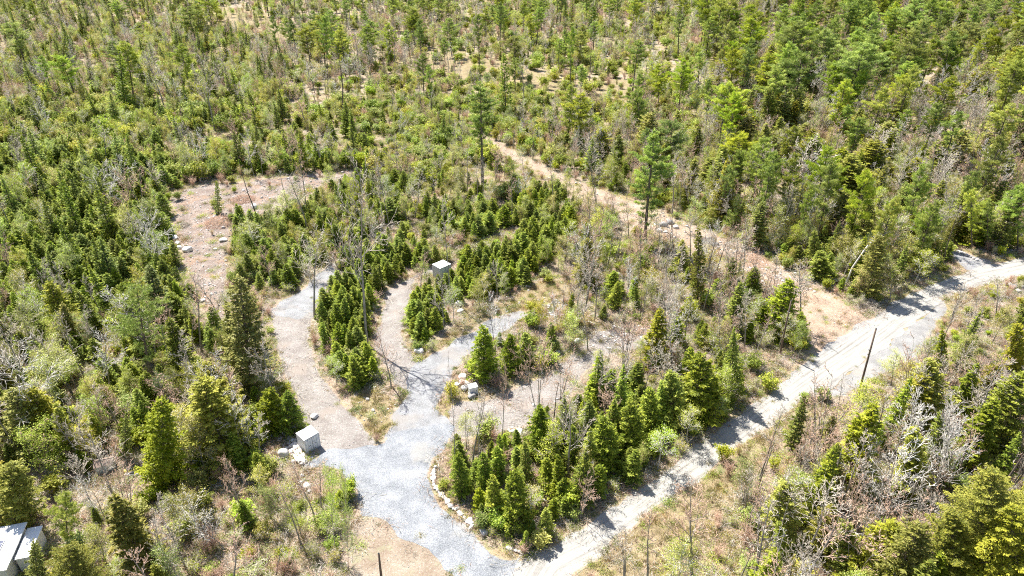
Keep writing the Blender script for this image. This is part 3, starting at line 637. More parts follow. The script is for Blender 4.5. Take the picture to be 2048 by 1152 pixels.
pole(1560, 707, 1582, 602, 'brown wooden pole between two small spruces at the upper road edge', (.8,))
pole(764, 1165, 757, 1107, 'short grey wooden post standing in the orange dirt', (), .13, 'wooden_post', 'post')
# grey shed at lower left: brown roof, white wall
x, y = gp(214, 938); t = root('garden_shed', (x, y, 0), math.radians(20), .68, 'small shed with brown roof and white wall under tall spruces', 'shed')
m = MB(); boxq(m, -1.5, 1.5, -1.0, 1.0, 0, 1.8); link('wall', m.mesh('wall', M['white_siding']), t)
m = MB(); m.quads(np.array([[(-1.7,-1.25,1.83),(1.7,-1.25,1.83),(1.7,0,2.5),(-1.7,0,2.5)], [(-1.7,0,2.5),(1.7,0,2.5),(1.7,1.25,1.83),(-1.7,1.25,1.83)]], float), .5)
boxq(m, -1.7, 1.7, -.07, .07, 2.47, 2.53); link('roof', m.mesh('roof', M['brown_roof']), t)
m = MB(); boxq(m, -.4, .4, -1.03, -1.003, .02, 1.65); dd = link('door', m.mesh('door', M['grey_paint']), t)
m = MB(); boxq(m, .25, .31, -1.06, -1.033, .8, .95); link('handle', m.mesh('handle', M['dark_metal']), dd)
# white house corner at the lower left edge
x, y = gp(-8, 1146); t = root('white_house', (x-1.3, y+.4, 0), math.radians(15), 1, 'long white roofed cabin with solar panels cut by the picture corner', 'house')
m = MB(); boxq(m, -6, 3.6, -3.0, 3.0, 0, 2.7); link('wall', m.mesh('wall', M['white_siding']), t)
m = MB(); boxq(m, -6.3, 3.9, -3.3, 3.3, 2.703, 2.85)
for i in range(24): boxq(m, -6.3+.42*i, -6.27+.42*i, -3.3, 3.3, 2.85, 2.875)
link('roof', m.mesh('roof', M['white_paint']), t)
m = MB(); boxq(m, 3.95, 5.3, -1.4, 2.6, 0, 2.25); boxq(m, 3.93, 5.5, -1.6, 2.8, 2.253, 2.36); link('porch', m.mesh('porch', M['white_paint']), t)
for i in range(2):
    m = MB(); x0 = 1.3-i*1.25; boxq(m, x0, x0+1.1, -1.0, 1.0, 2.90, 2.95); pn = link('solar_panel', m.mesh('solar_panel', M['panel_blue']), t)
    m = MB()
    for k in range(5): boxq(m, x0-.01, x0+1.11, -1.01+k*.5, -.98+k*.5, 2.952, 2.965)
    for k in range(3): boxq(m, x0+k*.54, x0+.03+k*.54, -1.0, 1.0, 2.967, 2.972)
    link('panel_frame', m.mesh('panel_frame', M['steel']), pn)
# boards, pallet and kayak-like hulls near the shed
def plankpile(u, v, rz, label, mat, n=5, L=1.6, name='wooden_pallet', cat='pallet'):
    x, y = gp(u, v); t = root(name, (x, y, .02), rz, 1, label, cat)
    for k in range(3):
        m = MB(); boxq(m, -.06+(k-1)*L*.42, .06+(k-1)*L*.42, -.6, .6, 0, .1); link('bearer', m.mesh('bearer', M['cut_wood']), t)
    for k in range(n):
        m = MB(); boxq(m, -L/2, L/2, -.58+k*1.16/n, -.58+k*1.16/n+.8/n, .102, .13); link('board', m.mesh('board', M[mat]), t)
plankpile(161, 956, math.radians(-35), 'weathered white pallet beside the gravel footpath', 'white_siding')
def hull(u, v, rz, L, mat, label, cat='kayak'):
    x, y = gp(u, v); t = root('kayak', (x, y, .02), rz, 1, label, cat); m = MB()
    n = 9; xs = np.linspace(-L/2, L/2, n); rd = .30*np.sqrt(np.maximum(0.02, 1-(xs/(L/2))**2))
    m.tube([(a, 0, .22+.06*(a/(L/2))**2) for a in xs], rd*.9, 8); link('body', m.mesh('body', M[mat], True), t)
    m = MB(); m.tube([(-.4, 0, .47), (.35, 0, .47)], [.16, .16], 8); link('cockpit', m.mesh('cockpit', M['dark_metal']), t)
hull(262, 944, math.radians(12), 2.0, 'yellow_plastic', 'yellow boat-shaped hull lying in straw grass by the big hemlock')
hull(268, 951, math.radians(5), 2.2, 'white_siding', 'whitish boat-shaped hull lying just below the yellow one')

def rockmesh(seed, flat=.65):
    r = np.random.default_rng(seed); import bmesh
    bm = bmesh.new(); bmesh.ops.create_icosphere(bm, subdivisions=3, radius=1.0)
    pl = [(unit(r.normal(0, 1, (1, 3)))[0], r.uniform(.62, .92)) for _ in range(11)]
    sc = r.uniform(.75, 1.25, 3); off = r.uniform(0, 50, 3)
    for v in bm.verts:
        p = np.array(v.co)
        for n_, d in pl:
            e = p@n_-d
            if e > 0: p = p-n_*e*.9
        p = p*(1+.10*mnoise.noise(Vector(p*2.3+off))); p = p*sc; p[2] *= flat
        v.co = p
    me = bpy.data.meshes.new('boulder'); bm.to_mesh(me); bm.free()
    me.polygons.foreach_set('use_smooth', np.ones(len(me.polygons), bool)); return me
ROCKS = {}; PRE = []
for i in range(7):
    for mt in ('rock', 'rock_white', 'rock_dark'):
        me = rockmesh(400+i); me.materials.append(M[mt]); ROCKS[(i, mt)] = me
nrock = 0
def boulder(u, v, rpx, mat, label, group=None, flat=1.0):
    """rpx: radius in photo pixels"""
    global nrock
    x, y = gp(u, v); dep = CP*y+SP*CAM_H; s = rpx*dep/F*1.3; nrock += 1
    o = link('boulder', ROCKS[(nrock % 7, mat)]); o.location = (x, y, s*.34*flat); o.scale = (s, s*random.uniform(.75, 1.0), s*flat)
    o.rotation_euler = (random.uniform(-.2, .2), random.uniform(-.2, .2), random.uniform(0, 6.28)); tag(o, label, 'boulder', group)
ORD = ['first','second','third','fourth','fifth','sixth','seventh','eighth','ninth','tenth','eleventh','twelfth','thirteenth','fourteenth','fifteenth','sixteenth','seventeenth','eighteenth','nineteenth','twentieth','twenty-first','twenty-second','twenty-third','twenty-fourth','twenty-fifth','twenty-sixth','twenty-seventh','twenty-eighth']
row = [(871,936),(868,945),(867,951),(867,958),(867,966),(868,971),(873,977),(876,982),(879,987),(884,992),(887,996),(892,1001),(896,1005),(901,1013),(907,1019),(914,1019),(918,1027),(922,1031),(929,1036),(930,1041),(938,1043),(943,1049),(944,1055)]
for k, (u, v) in enumerate(row):
    boulder(u, v, random.uniform(3.6, 6.4), random.choice(['rock', 'rock', 'rock_white']), ORD[k]+' boulder, counted downwards, in the stone row edging the driveway', 'boulders edging the driveway')
boulder(967, 1066, 8.5, 'rock', 'big lone pale boulder below the stone row at the driveway edge')
for k, (u, v, s) in enumerate([(1018,1098,5),(1024,1099,4),(1031,1102,4.5),(1038,1104,4),(1044,1108,3)]):
    boulder(u, v, s, 'rock', ORD[k]+' stone from the left in the short row where driveway meets road', 'stones at the driveway mouth')
pile = [(591,856,9,'rock_dark'),(566,868,5,'rock'),(572,871,5,'rock'),(573,864,4,'rock'),(579,878,4,'rock'),(584,882,4,'rock_white'),(567,911,10,'rock_white'),(588,893,6,'rock_white'),(594,897,6,'rock_white'),(585,903,5,'rock_white'),(597,908,6,'rock_white'),(604,914,6,'rock_white'),(598,920,6,'rock_white'),(592,914,5,'rock_white'),(606,924,5,'rock_white'),(590,884,4,'rock'),(577,888,4,'rock_white'),(600,902,4,'rock_white'),(580,896,4,'rock'),(573,898,4,'rock_white'),(586,925,4,'rock'),(562,877,3,'rock'),(603,930,4,'rock')]
desc = {'rock_dark': 'dark round', 'rock': 'grey', 'rock_white': 'white'}
for k, (u, v, s, mt) in enumerate(pile):
    boulder(u, v, s*1.2, mt, desc[mt]+' boulder, '+ORD[k]+' from the top of the pile beside the white container', 'boulder pile beside the container')
for u, v, s, mt, lb in [(629,834,7,'rock_white','lone white boulder on the tan lane above the container'),(605,953,4,'rock','upper stone of the small pile beside the leaning leafy poles'),(609,961,4,'rock','second stone of the small pile beside the leaning leafy poles'),(615,973,7,'rock_white','large white slab in the small pile beside the leaning leafy poles'),(620,984,5,'rock','lowest stone of the small pile beside the leaning leafy poles'),(602,966,4,'rock','left stone of the small pile beside the leaning leafy poles'),
    (735,800,4,'rock','dark grey stone in the dry grass of the drive island'),(747,822,4,'rock','pale stone at the tip of the grass island'),
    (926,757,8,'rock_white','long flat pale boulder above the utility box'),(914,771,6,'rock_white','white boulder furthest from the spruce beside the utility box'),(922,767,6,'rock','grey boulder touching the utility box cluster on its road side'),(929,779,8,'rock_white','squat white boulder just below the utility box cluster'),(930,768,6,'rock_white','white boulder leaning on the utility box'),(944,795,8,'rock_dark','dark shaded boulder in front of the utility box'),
    (840,704,8.5,'rock_white','big white boulder at the tip of the middle spruce row'),(918,611,8,'rock','upper grey boulder of the pair in front of the spruce hedge'),(921,624,6,'rock_white','lower boulder of the pair in front of the spruce hedge'),(893,627,4,'rock_white','small white stone near the boulder pair by the hedge'),(954,604,3,'rock_white','tiny white stone under the hedge spruces'),
    (1027,866,6,'rock_white','smaller white boulder of the pair at the end of the stony lane'),(1038,868,9,'rock_white','larger white boulder of the pair at the end of the stony lane'),(1018,862,4,'rock','grey stone beside the white boulder pair at the lane end'),(1048,870,5,'rock','grey stone right of the white boulder pair at the lane end'),
    (376,501,9,'rock_white','biggest white boulder in the pinkish rocky clearing'),(447,482,6,'rock_white','pale boulder at the far side of the rocky clearing'),(509,416,7,'rock_white','white boulder under the leaning dark snag'),(344,467,5,'rock_white','top white stone of the column edging the clearing'),(350,478,6,'rock_white','second white stone of the column edging the clearing'),(354,489,6,'rock_white','third white stone of the column edging the clearing'),(359,497,5,'rock_white','lowest white stone of the column edging the clearing'),(348,472,4,'rock','small grey stone in the column edging the clearing'),
    (405,602,5,'rock_white','white stone where the clearing narrows beside the forked bare tree'),(395,582,4,'rock','grey stone beside the narrow end of the clearing'),(695,497,7,'rock_white','white boulder at the head of the gravel lane'),(730,494,4,'rock','grey stone beside the rubble above the gravel lane'),
    (1664,563,9,'rock','flat grey boulder at the foot of the leaning birch'),(2026,577,7,'rock_dark','dark boulder in the heap below the road bend'),(2036,584,6,'rock','grey boulder in the heap below the road bend'),(2018,570,5,'rock','pale boulder topping the heap below the road bend'),(2043,576,5,'rock_dark','dark stone at the edge of the heap below the road bend'),
    (1325,452,7,'rock','pale boulder in rubble above the middle trail'),(1340,447,6,'rock_dark','dark boulder in rubble above the middle trail'),(1352,456,6,'rock','grey boulder in rubble between trail and bushes'),(1318,463,5,'rock_white','white stone in rubble beside the tall pine'),(1331,466,5,'rock','grey stone below the trail rubble'),(1430,490,6,'rock_dark','dark boulder in debris beside the yellow hemlock'),(1436,498,5,'rock','grey boulder in debris beside the yellow hemlock'),(1155,684,6,'rock_white','white boulder on the stony lane under bare trees'),(1318,665,5,'rock_white','pale boulder in brush at the far end of the stony lane'),(1115,706,5,'rock_white','long pale stone lying across the stony lane edge'),
    (885,462,6,'rock_white','white boulder in the young thicket above the second container')]:
    boulder(u, v, s, mt, lb)
for k, (u, v) in enumerate([(1917,503),(1922,506),(1927,508),(1933,511),(1940,514),(1947,518),(1954,521)]):
    boulder(u, v, 3.2, 'rock', ORD[k]+' stone, counted downwards, edging the small gravel side track', 'stones edging the side track')
# a few dozen loose rocks of the clearing and lanes
rr = random.Random(3)
for k_, (u, v) in enumerate([(470,385),(455,372),(498,372),(430,415),(462,425),(540,372),(590,362),(640,352),(365,420),(358,400),(425,470),(452,505)]):
    PRE.append(('twig' if k_ % 3 else 'shrub', u, v, 1.1 if k_ % 2 else .8))
for P, cnt, nm in ((CLEAR, 28, 'rocky clearing'), (TRAIL_T, 14, 'middle trail'), (LANE_D, 14, 'stony lane')):
    Pg = polyg(P); xs = [p[0] for p in Pg]; ys = [p[1] for p in Pg]; got = []
    while len(got) < cnt:
        x, y = rr.uniform(min(xs), max(xs)), rr.uniform(min(ys), max(ys))
        if inside(Pg, x, y): got.append(px(x, y))
    for k, (u, v) in enumerate(sorted(got, key=lambda q: q[1])):
        boulder(u, v, rr.uniform(1.6, 3.6), rr.choice(['rock', 'rock_white', 'rock']), 'small loose rock, '+ORD[k]+' from the top of the '+nm, 'loose rocks on the '+nm)
# logs
def log(u0, v0, u1, v1, rad, label, mat='log_wood', z0=.15, z1=.3, arms=3, seed=0):
    r = np.random.default_rng(seed+int(u0)); a = np.array([*gp(u0, v0), z0]); b = np.array([*gp(u1, v1), z1]); L = np.linalg.norm(b-a)
    t = root('fallen_log', tuple(a), 0, 1, label, 'log'); n = 6; pts = [(b-a)*i/n+r.normal(0, .05, 3)*(0 < i < n) for i in range(n+1)]
    m = MB(); m.tube(pts, [rad*(1-.5*i/n) for i in range(n+1)], 7); link('trunk', m.mesh('trunk', M[mat], True), t)
    for k in range(arms):
        m = MB(); i = int(r.integers(2, n)); p = pts[i]; d = unit((b-a+r.normal(0, L*.5, 3))[None])[0]; d[2] = abs(d[2])*.7+.1
        e = p+d*r.uniform(.6, 1.8); m.seg(p, e, rad*.3, .02, 4)
        for _ in range(3): m.seg(e-d*.3, e+unit((d+r.normal(0, .6, 3))[None])[0]*.7, .02, 0, 3)
        link('branch', m.mesh('branch', M[mat]), t)
log(1078, 544, 1101, 531, .13, 'bare grey log lying at the end of the spruce hedge')
log(635, 336, 655, 338, .10, 'thin pale log lying at the top edge of the rocky clearing')
log(1110, 712, 1128, 706, .14, 'pale log lying across brush beside the stony lane')
log(318, 968, 392, 944, .13, 'whitish fallen trunk arching over brush below the big hemlock', 'log_wood', .8, 2.2, 6)
log(392, 944, 440, 941, .08, 'thin whitish fallen limb beyond the big hemlock', 'log_wood', 2.0, 1.2, 6)
log(1530, 690, 1560, 700, .10, 'pinkish broken log lying near the brown pole')
log(1130, 158, 1160, 162, .10, 'fallen grey log in the far straw opening')
for k, (a, b, c_, d_) in enumerate([(588,905,600,932),(594,905,607,930),(598,900,612,926)]): log(a, b, c_, d_, .13, ['left','middle','right'][k]+' bleached log of three beside the boulder pile at the container', 'cut_wood', .5, .35, 0)
def brushpile(u, v, R, H, label, n=260, tw='twig_pink'):
    x, y = gp(u, v); r = np.random.default_rng(int(u)); t = MB()
    for _ in range(n):
        a, q = r.uniform(0, 6.28), R*math.sqrt(r.random()); p = np.array([q*math.cos(a), q*math.sin(a), H*(1-(q/R)**2)*r.random()])
        d = unit(np.array([[r.normal(), r.normal(), r.normal(0, .3)]]))[0]; L = r.uniform(.5, 1.6); t.seg(p-d*L/2, p+d*L/2, r.uniform(.015, .05), .008, 3)
    o = link('brush_pile', t.mesh('brush_pile', M[tw]), None, (x, y, .05)); tag(o, label, 'brush pile')
brushpile(441, 446, 3.6, 1.6, 'large brown brush pile beside the lone slim spruce in the clearing', 700)
brushpile(485, 400, 3.0, 1.0, 'low brown brush heap behind the leaning dark snag', 500)
brushpile(368, 452, 1.4, .7, 'small dark brush heap near the column of white stones', 160, 'twig_grey')
brushpile(30, 1018, 4.0, 1.2, 'long heap of cut branches in shade below the round yellow-green tree', 700, 'twig_grey')
brushpile(1738, 612, 2.6, 1.3, 'dark grey brush pile at the roadside by the leaning birch', 500, 'twig_grey')
brushpile(1330, 478, 2.0, .8, 'brush heap in the rubble of the middle trail', 240)
brushpile(1290, 655, 3.0, .9, 'pinkish slash heap under bare trees at the lane end', 420)
brushpile(1500, 520, 3.5, 1.0, 'wide slash heap in front of the apron bushes', 500)
brushpile(1070, 530, 2.4, .7, 'slash heap at the end of the spruce hedge', 300)

# ------------------------------------------------------------------ trees placed one by one
PL = []                                             # kind, x, y, height, width factor, lean, proto, label
def tree(kind, u, v, ut, vt, wf=1.0, p=None, label=None):
    x, y, h, dx = stand(u, v, ut, vt); h = max(h, .8)
    PL.append(dict(kind=kind, x=x, y=y, h=h, w=wf, lean=max(-.5, min(.5, math.atan2(dx, h))), p=p, label=label, hero=True))
HERO = [
 # pines of the middle and far ground
 ('pine',965,374,960,165,1.3,8,'tall straight pine with bare lower trunk above the middle thicket'),
 ('pine',1289,490,1312,262,1.25,7,'tallest pine, full dark crown over the bend of the middle trail'),
 ('pine',310,788,272,565,1.0,6,'bright green pine with thick bent trunk in the west thicket'),
 ('pine',866,245,857,130,.8,4,'short-crowned dark pine beside the far straw opening'),
 ('pine',842,142,838,38,.8,2,'straight pine at the upper edge of the straw opening'),
 ('pine',1140,212,1146,52,.6,4,'thin tall pine in the middle of the straw opening'),
 ('pine',1408,293,1417,158,.75,4,'slim pine beside the pinkish maple'),('pine',1429,264,1431,208,.8,1,'small flat-topped pine between maple and hemlocks'),
 ('spruce',1012,235,1007,108,.75,4,'narrow tall spruce at the edge of the straw opening'),
 ('pine',959,150,955,28,.7,2,'dark pine above the straw opening, near the narrow spruce'),('pine',1000,114,1001,3,.6,4,'thin pine right above the narrow spruce'),
 ('pine',656,184,652,30,.7,2,None),('snag',688,243,678,90,.9,1,None),('fir',540,152,541,78,.8,1,None),('pine',560,142,545,30,.8,4,None),
 ('pine',1230,70,1240,-30,.8,2,None),('pine',1178,48,1182,-30,.6,4,None),('pine',1406,116,1422,-25,.9,1,None),('pine',1362,46,1360,-40,.9,0,None),
 ('pine',1647,155,1674,30,.8,0,None),('pine',1708,108,1716,22,.9,3,None),('pine',1767,98,1785,10,.6,2,None),('pine',1765,180,1775,90,.9,5,None),('pine',1714,162,1722,92,.8,1,None),
 ('pine',1826,126,1846,40,1.0,3,None),('pine',1861,124,1881,32,.8,5,None),('pine',1950,88,1963,-10,1.3,1,None),('pine',1832,197,1840,118,.9,1,None),('pine',1890,202,1906,95,.8,2,None),
 ('pine',1956,192,1974,122,1.3,3,None),('pine',2023,209,2041,112,.9,1,None),('pine',1796,252,1810,148,1.15,3,'wide layered pine right of the dark cone hemlock'),('pine',1843,238,1854,168,1.1,5,None),
 ('hemlock',1685,282,1687,176,.95,0,'dark cone-shaped hemlock above the grey bare crowns'),('hemlock',1535,285,1539,174,.95,2,'wide olive hemlock with dark heart above the middle bushes'),('hemlock',1365,203,1369,133,1.2,1,'rounded olive hemlock behind the pinkish maple'),
 ('hemlock',1880,340,1892,250,.9,3,None),('bare',1362,292,1373,192,.9,4,'pinkish budding maple in front of the olive hemlock'),
 ('fir',1445,362,1443,278,1.1,2,None),('fir',1130,47,1131,-20,.9,1,None),('fir',250,225,238,95,1.1,1,'big dark fir in the far west woods'),('fir',125,150,130,60,1.0,0,None),('fir',50,120,20,20,1.0,1,None),
 ('hemlock',110,150,112,100,1,1,None),('fir',885,290,888,225,1.0,0,'dark rounded fir below the short-crowned pine'),('snag',1179,162,1187,50,.5,1,None),
 ('bare',1048,210,1046,98,.8,2,'grey bare tree with round crown in the straw opening'),('bare',720,165,716,60,.9,2,None),('bare',600,110,594,30,.8,2,None),('bare',790,168,783,60,.9,5,None),
 ('hemlock',1702,528,1702,428,.8,0,'yellowish cone hemlock right of the two roadside spruces'),('spruce',1628,535,1629,460,.8,2,'dark spruce left of the roadside cone hemlock'),('spruce',1642,558,1640,500,1.4,5,'bushy bright spruce nearest the apron corner'),
 ('fir',1580,470,1582,395,1.0,0,None),('hemlock',1793,405,1794,362,.9,1,None),('pine',1944,502,1946,372,.85,0,'feathery pine left of the pair above the side track'),('pine',2035,500,2038,362,.85,3,'yellowish pine cut by the picture edge above the road'),('pine',1976,498,1978,392,.8,5,'middle pine of the group above the side track'),
 ('hemlock',1395,608,1398,452,.75,3,'golden green hemlock standing left of the apron debris'),('spruce',1460,600,1460,528,.6,4,'slim golden spruce right of the golden hemlock'),('hemlock',1470,660,1478,595,1.0,2,None),
 ('fir',1555,700,1455,700,1,0,None) if False else ('fir',1462,800,1468,655,.8,2,'dark fir mass at the road end of the hedge'),
 ('spruce',1600,690,1603,622,.85,5,'small spruce right of the brown pole'),('spruce',1548,682,1549,620,.8,0,'small spruce left of the brown pole'),
 ('spruce',968,757,966,652,.95,2,'lone bushy cone spruce beside the utility box'),('spruce',1022,742,1020,668,1.05,5,'yellowish spruce right of the lone bushy one'),('spruce',1052,728,1050,665,1.2,0,'dark spruce behind the triple-stem bare tree'),
 ('spruce',437,428,433,362,.75,4,'lone slim spruce standing in the rocky clearing'),
 ('hemlock',505,778,478,552,.95,0,'tall column hemlock beside the tan lane'),('hemlock',470,760,452,600,.6,1,None),('spruce',540,862,541,775,1.1,2,'left spruce of the pair above the container boulders'),('spruce',578,862,576,782,1.0,5,'right spruce of the pair above the container boulders'),
 ('hemlock',325,972,324,788,.95,0,'big yellow-green hemlock right of the brown-roofed shed'),('fir',250,920,252,820,.9,1,'dark narrow fir behind the shed'),
 ('hemlock',30,1050,25,920,1.2,2,'round yellow-green hemlock above the branch heap'),('hemlock',85,1240,66,1075,.75,3,'dark hemlock in front of the white cabin'),('hemlock',150,1250,140,1085,1.2,4,'golden hemlock cut by the lower picture edge'),
 ('pine',135,1100,130,980,.9,5,'light green bushy pine right of the footpath'),
 ('hemlock',1965,1215,1985,925,.95,4,'huge golden hemlock filling the corner'),('hemlock',2055,1180,2070,960,1.3,5,None),('hemlock',1905,1230,1905,1010,1.2,5,None),('hemlock',2010,1260,2030,1000,1.2,4,None),
 # hedge strip beside the road
 ('spruce',1085,912,1080,812,0.94,2,'spruce with two bright tops at the corner of the stony lane'),('spruce',1035,1052,1030,940,.85,2,'largest bright spruce above the driveway mouth'),('spruce',1052,965,1050,885,0.79,1,None),('spruce',975,985,965,905,0.86,0,None),('spruce',925,990,915,905,0.86,3,None),
 ('spruce',1120,990,1115,910,0.86,1,None),('spruce',1212,935,1207,832,1.01,5,'bushy spruce midway along the roadside hedge'),('spruce',1262,905,1262,800,0.94,2,None),('spruce',1150,930,1145,850,0.86,0,None),('spruce',1345,850,1342,742,1.08,2,None),('spruce',1402,832,1400,706,1.12,5,'widest bright green spruce of the roadside hedge'),('spruce',1300,870,1300,775,1.01,0,None),('spruce',1180,880,1178,800,0.94,3,None),('fir',1130,895,1128,790,1.0,2,None),
 ('spruce',1440,800,1440,735,0.86,1,None),('spruce',1000,940,998,870,0.79,4,None),('spruce',990,1030,985,950,0.94,3,None),
 # trees below the road
 ('hemlock',1650,905,1668,825,.9,1,None),('hemlock',1880,760,1885,655,.85,1,'yellow-green hemlock at the edge of the grey shoulder'),('hemlock',1850,850,1860,715,1.1,2,'wide yellow-green hemlock below the grey shoulder'),('hemlock',1820,985,1830,850,1.0,0,None),('hemlock',2030,740,2035,640,1.0,0,None),('fir',1870,960,1880,820,1.0,2,None),('hemlock',1720,1000,1725,900,.9,1,None),
 ('hemlock',1560,1130,1558,1040,.9,1,None),('hemlock',1690,1150,1690,1040,1.0,2,None),
 # bare and dead trees
 ('bare',630,638,618,468,.95,1,'fan-crowned bare tree standing on the gravel lane'),('bare',735,690,702,350,.62,1,'very tall pale bare tree with broken spreading limbs above the island'),('snag',574,420,567,338,1.3,2,'thick pale broken stub in the clearing'),('bare',614,435,600,290,.7,5,None),('snag',517,442,472,315,.8,1,'thin dark leaning snag across the rocky clearing'),
 ('bare',899,602,896,395,.55,2,'tall grey tree standing against the second container'),('bare',452,662,400,548,1.0,1,'dark forked bare tree where the clearing narrows'),
 ('bare',1077,845,1062,618,.62,7,'triple-stemmed bare tree on the stony lane'),('snag',912,948,902,702,.35,3,'tallest of the thin dark poles at the driveway junction'),('snag',934,925,932,808,.5,1,None),('snag',957,938,958,795,.5,3,None),('snag',975,935,982,825,.5,1,None),('bare',1003,900,1012,725,.4,5,None),('snag',1108,835,1118,745,.8,1,None),
 ('bud',697,1142,690,948,.28,1,'thin leafy pole tree leaning beside the driveway mouth'),('bud',672,1110,655,945,.35,0,'leafy leaning tree left of the driveway mouth'),
 ('bare',1186,545,1183,385,.7,4,'pinkish bare tree above the hedge of young spruces'),('bare',1192,418,1188,255,.8,3,'three-stemmed bare tree beside the middle trail'),('snag',1140,388,1139,338,.6,1,None),('snag',1134,386,1133,342,.6,1,None),('snag',1147,390,1149,335,.6,1,None),('snag',1174,400,1177,375,.7,1,None),('snag',1340,485,1348,415,.8,1,None),
 ('snag',1884,530,1916,408,.8,1,'dark trunk leaning beside the side track'),
 ('bare',1862,1008,1915,825,.55,6,'straight whitish leaning trunk left of the huge golden hemlock'),('bare',1787,965,1838,828,.85,6,'white forked tree leaning over dark firs'),('bare',1722,995,1748,885,.8,6,None),('bare',1652,1010,1690,880,.75,7,None),('bare',1604,955,1620,850,.9,4,None),('bare',1625,870,1640,760,.9,5,'pink-twigged bare tree at the lower road edge'),
 ('bare',1383,1150,1382,945,.85,4,'red-budded maple leaning over the lower road edge'),('bare',1515,1155,1522,965,.8,5,None),('bare',1295,1165,1300,1010,.8,5,None),('bare',1250,1175,1240,1040,.8,3,None),('bare',1955,825,1990,680,.85,7,'bare tree with several stems at the tan patch'),('bare',1975,858,2012,740,.9,3,None),('bare',1985,870,2030,810,.9,1,None),('bare',1905,820,1918,700,.9,7,None),
 ('snag',1690,1128,1765,1018,1.4,2,'broken dark trunk leaning right over a tangle of brush'),('bare',1735,1010,1745,960,1.0,6,None),
 ('bare',70,885,20,700,1.0,6,'pale bare tree with drooping twigs in the west thicket'),('bare',225,790,195,660,1.0,6,'white-limbed dead tree in the west thicket'),('bare',180,925,152,800,.8,1,'dark forked bare trunk left of the shed'),('snag',168,918,140,855,.9,1,None),('bare',385,700,380,610,.8,5,None),('bare',430,880,415,720,.9,6,None),('bare',490,925,470,800,.8,6,None),('bare',515,930,530,820,.8,2,None),('bare',450,1100,380,1020,1.3,6,'grey many-limbed dead tree sprawling in reddish brush'),
 ('bare',215,430,205,330,1.2,6,None),('snag',60,350,30,285,1.2,2,None),('bare',70,330,40,250,1.2,1,None),('bare',430,262,400,120,.8,1,None),('bare',330,220,300,110,.9,1,None),('bare',365,130,350,90,.9,2,None),('snag',215,120,195,20,.6,1,None),
 ('bare',1620,430,1612,270,1.2,1,'big grey spreading bare tree above the apron bushes'),('bare',1665,360,1672,240,1.1,5,None),('bare',1760,370,1775,255,1.2,1,None),('bare',1815,335,1835,240,1.3,7,'broad grey bare crown right of the dark cone hemlock'),('bare',1890,420,1905,300,1.1,1,None),('bare',1960,360,1975,245,1.2,4,None),('bare',1995,430,2020,340,1.1,7,None),
 ('bare',1175,700,1172,590,1.0,2,None),('bare',1250,750,1262,600,.9,7,None),('bare',1330,720,1345,585,.9,1,None),('bare',1210,750,1222,670,.9,3,None),('bare',1440,710,1432,590,.9,4,None),('bare',1300,760,1310,680,.8,2,None),('bare',1520,630,1545,520,.9,7,None),('bare',1485,560,1500,430,.8,4,None),('bare',1545,590,1560,500,.8,2,None),
 ('bare',1560,470,1530,380,1.0,5,None),('bare',1125,620,1128,560,1.0,3,None),('bare',1380,420,1360,330,1.2,5,None),('bud',1395,470,1392,400,1.3,0,'round budding bush tree above the rubble'),('bud',1340,380,1345,320,1.3,1,None),('bud',1750,430,1765,365,1.4,0,None),('bud',1790,520,1800,430,1.5,1,'pale green leafy tree behind the leaning birch'),('bud',1840,470,1850,400,1.3,3,None),('bud',1720,600,1740,530,1.4,2,None),('bud',1780,600,1785,520,1.4,1,None),
 ('bud',1430,850,1430,810,1,0,None),('bare',1230,850,1225,760,1.2,7,None),('bare',1120,800,1130,700,1.0,7,None),
]
for a in HERO: tree(*a)
for kd, u, v, h_ in PRE:
    x, y = gp(u, v); PL.append(dict(kind=kd, x=x, y=y, h=h_*1.6, w=1.3, lean=0, p=None, label=None, hero=False, zone='clearing'))

# the birch that leans in an arc, built for itself
def leaning_birch():
    x, y = gp(1688, 574); t = root('birch_tree', (x, y, 0), 0, 1, 'white birch arching far over to the right beside the apron', 'birch tree')
    pts = []
    for u, v, k in [(1690,572,0),(1705,535,.1),(1722,510,.2),(1738,488,.4),(1757,477,.6),(1778,462,.8),(1800,452,1.0)]:
        xx, yy = (u-1024)/F, (v-576)/F; d = (xx, CP-yy*SP, -SP-yy*CP); s = (y+.5*k)/d[1]; pts.append(np.array([s*d[0]-x, s*d[1]-y, CAM_H+s*d[2]]))
    m = MB(); m.tube(pts, [.19,.17,.15,.13,.10,.07,.03], 7); link('trunk', m.mesh('trunk', M['twig_pale']), t)
    r = np.random.default_rng(5); W = MB(); tips = []
    for i in range(2, 7):
        for _ in range(4): limbs(r, W, W, pts[i], unit((np.array([.5, 0, .5])+r.normal(0, .6, 3))[None])[0], r.uniform(1.5, 3.2), .04, 1, tips, .25, .1, (1.5, 1.4, 1), .7, .013)
    link('crown', W.mesh('crown', M['twig_pale']), t)
    G = MB(); n = 900; tp = np.array(tips)[r.integers(0, len(tips), n)]+r.normal(0, .25, (n, 3)); G.quads(leafquads(tp, unit(r.normal(0, 1, (n, 3))), unit(r.normal(0, 1, (n, 3))), np.full(n, .15), np.full(n, .10)), r.uniform(0, 1, n)); link('leaves', G.mesh('leaves', M['bud']), t)
leaning_birch()
x, y = gp(1870, 1150)                               # the white dead tree lying at the lower right
tt = root('fallen_tree', (x, y, .5), 0, 1, 'whitish dead treetop lying in brush beside the golden hemlock', 'fallen tree')
r_ = np.random.default_rng(77); T_ = MB(); W_ = MB(); tp_ = []
T_.tube([(0, 0, 0), (-.5, 1.0, 1.2), (-1.5, 2.4, 2.2), (-2.8, 3.8, 3.0)], [.14, .11, .08, .04], 6)
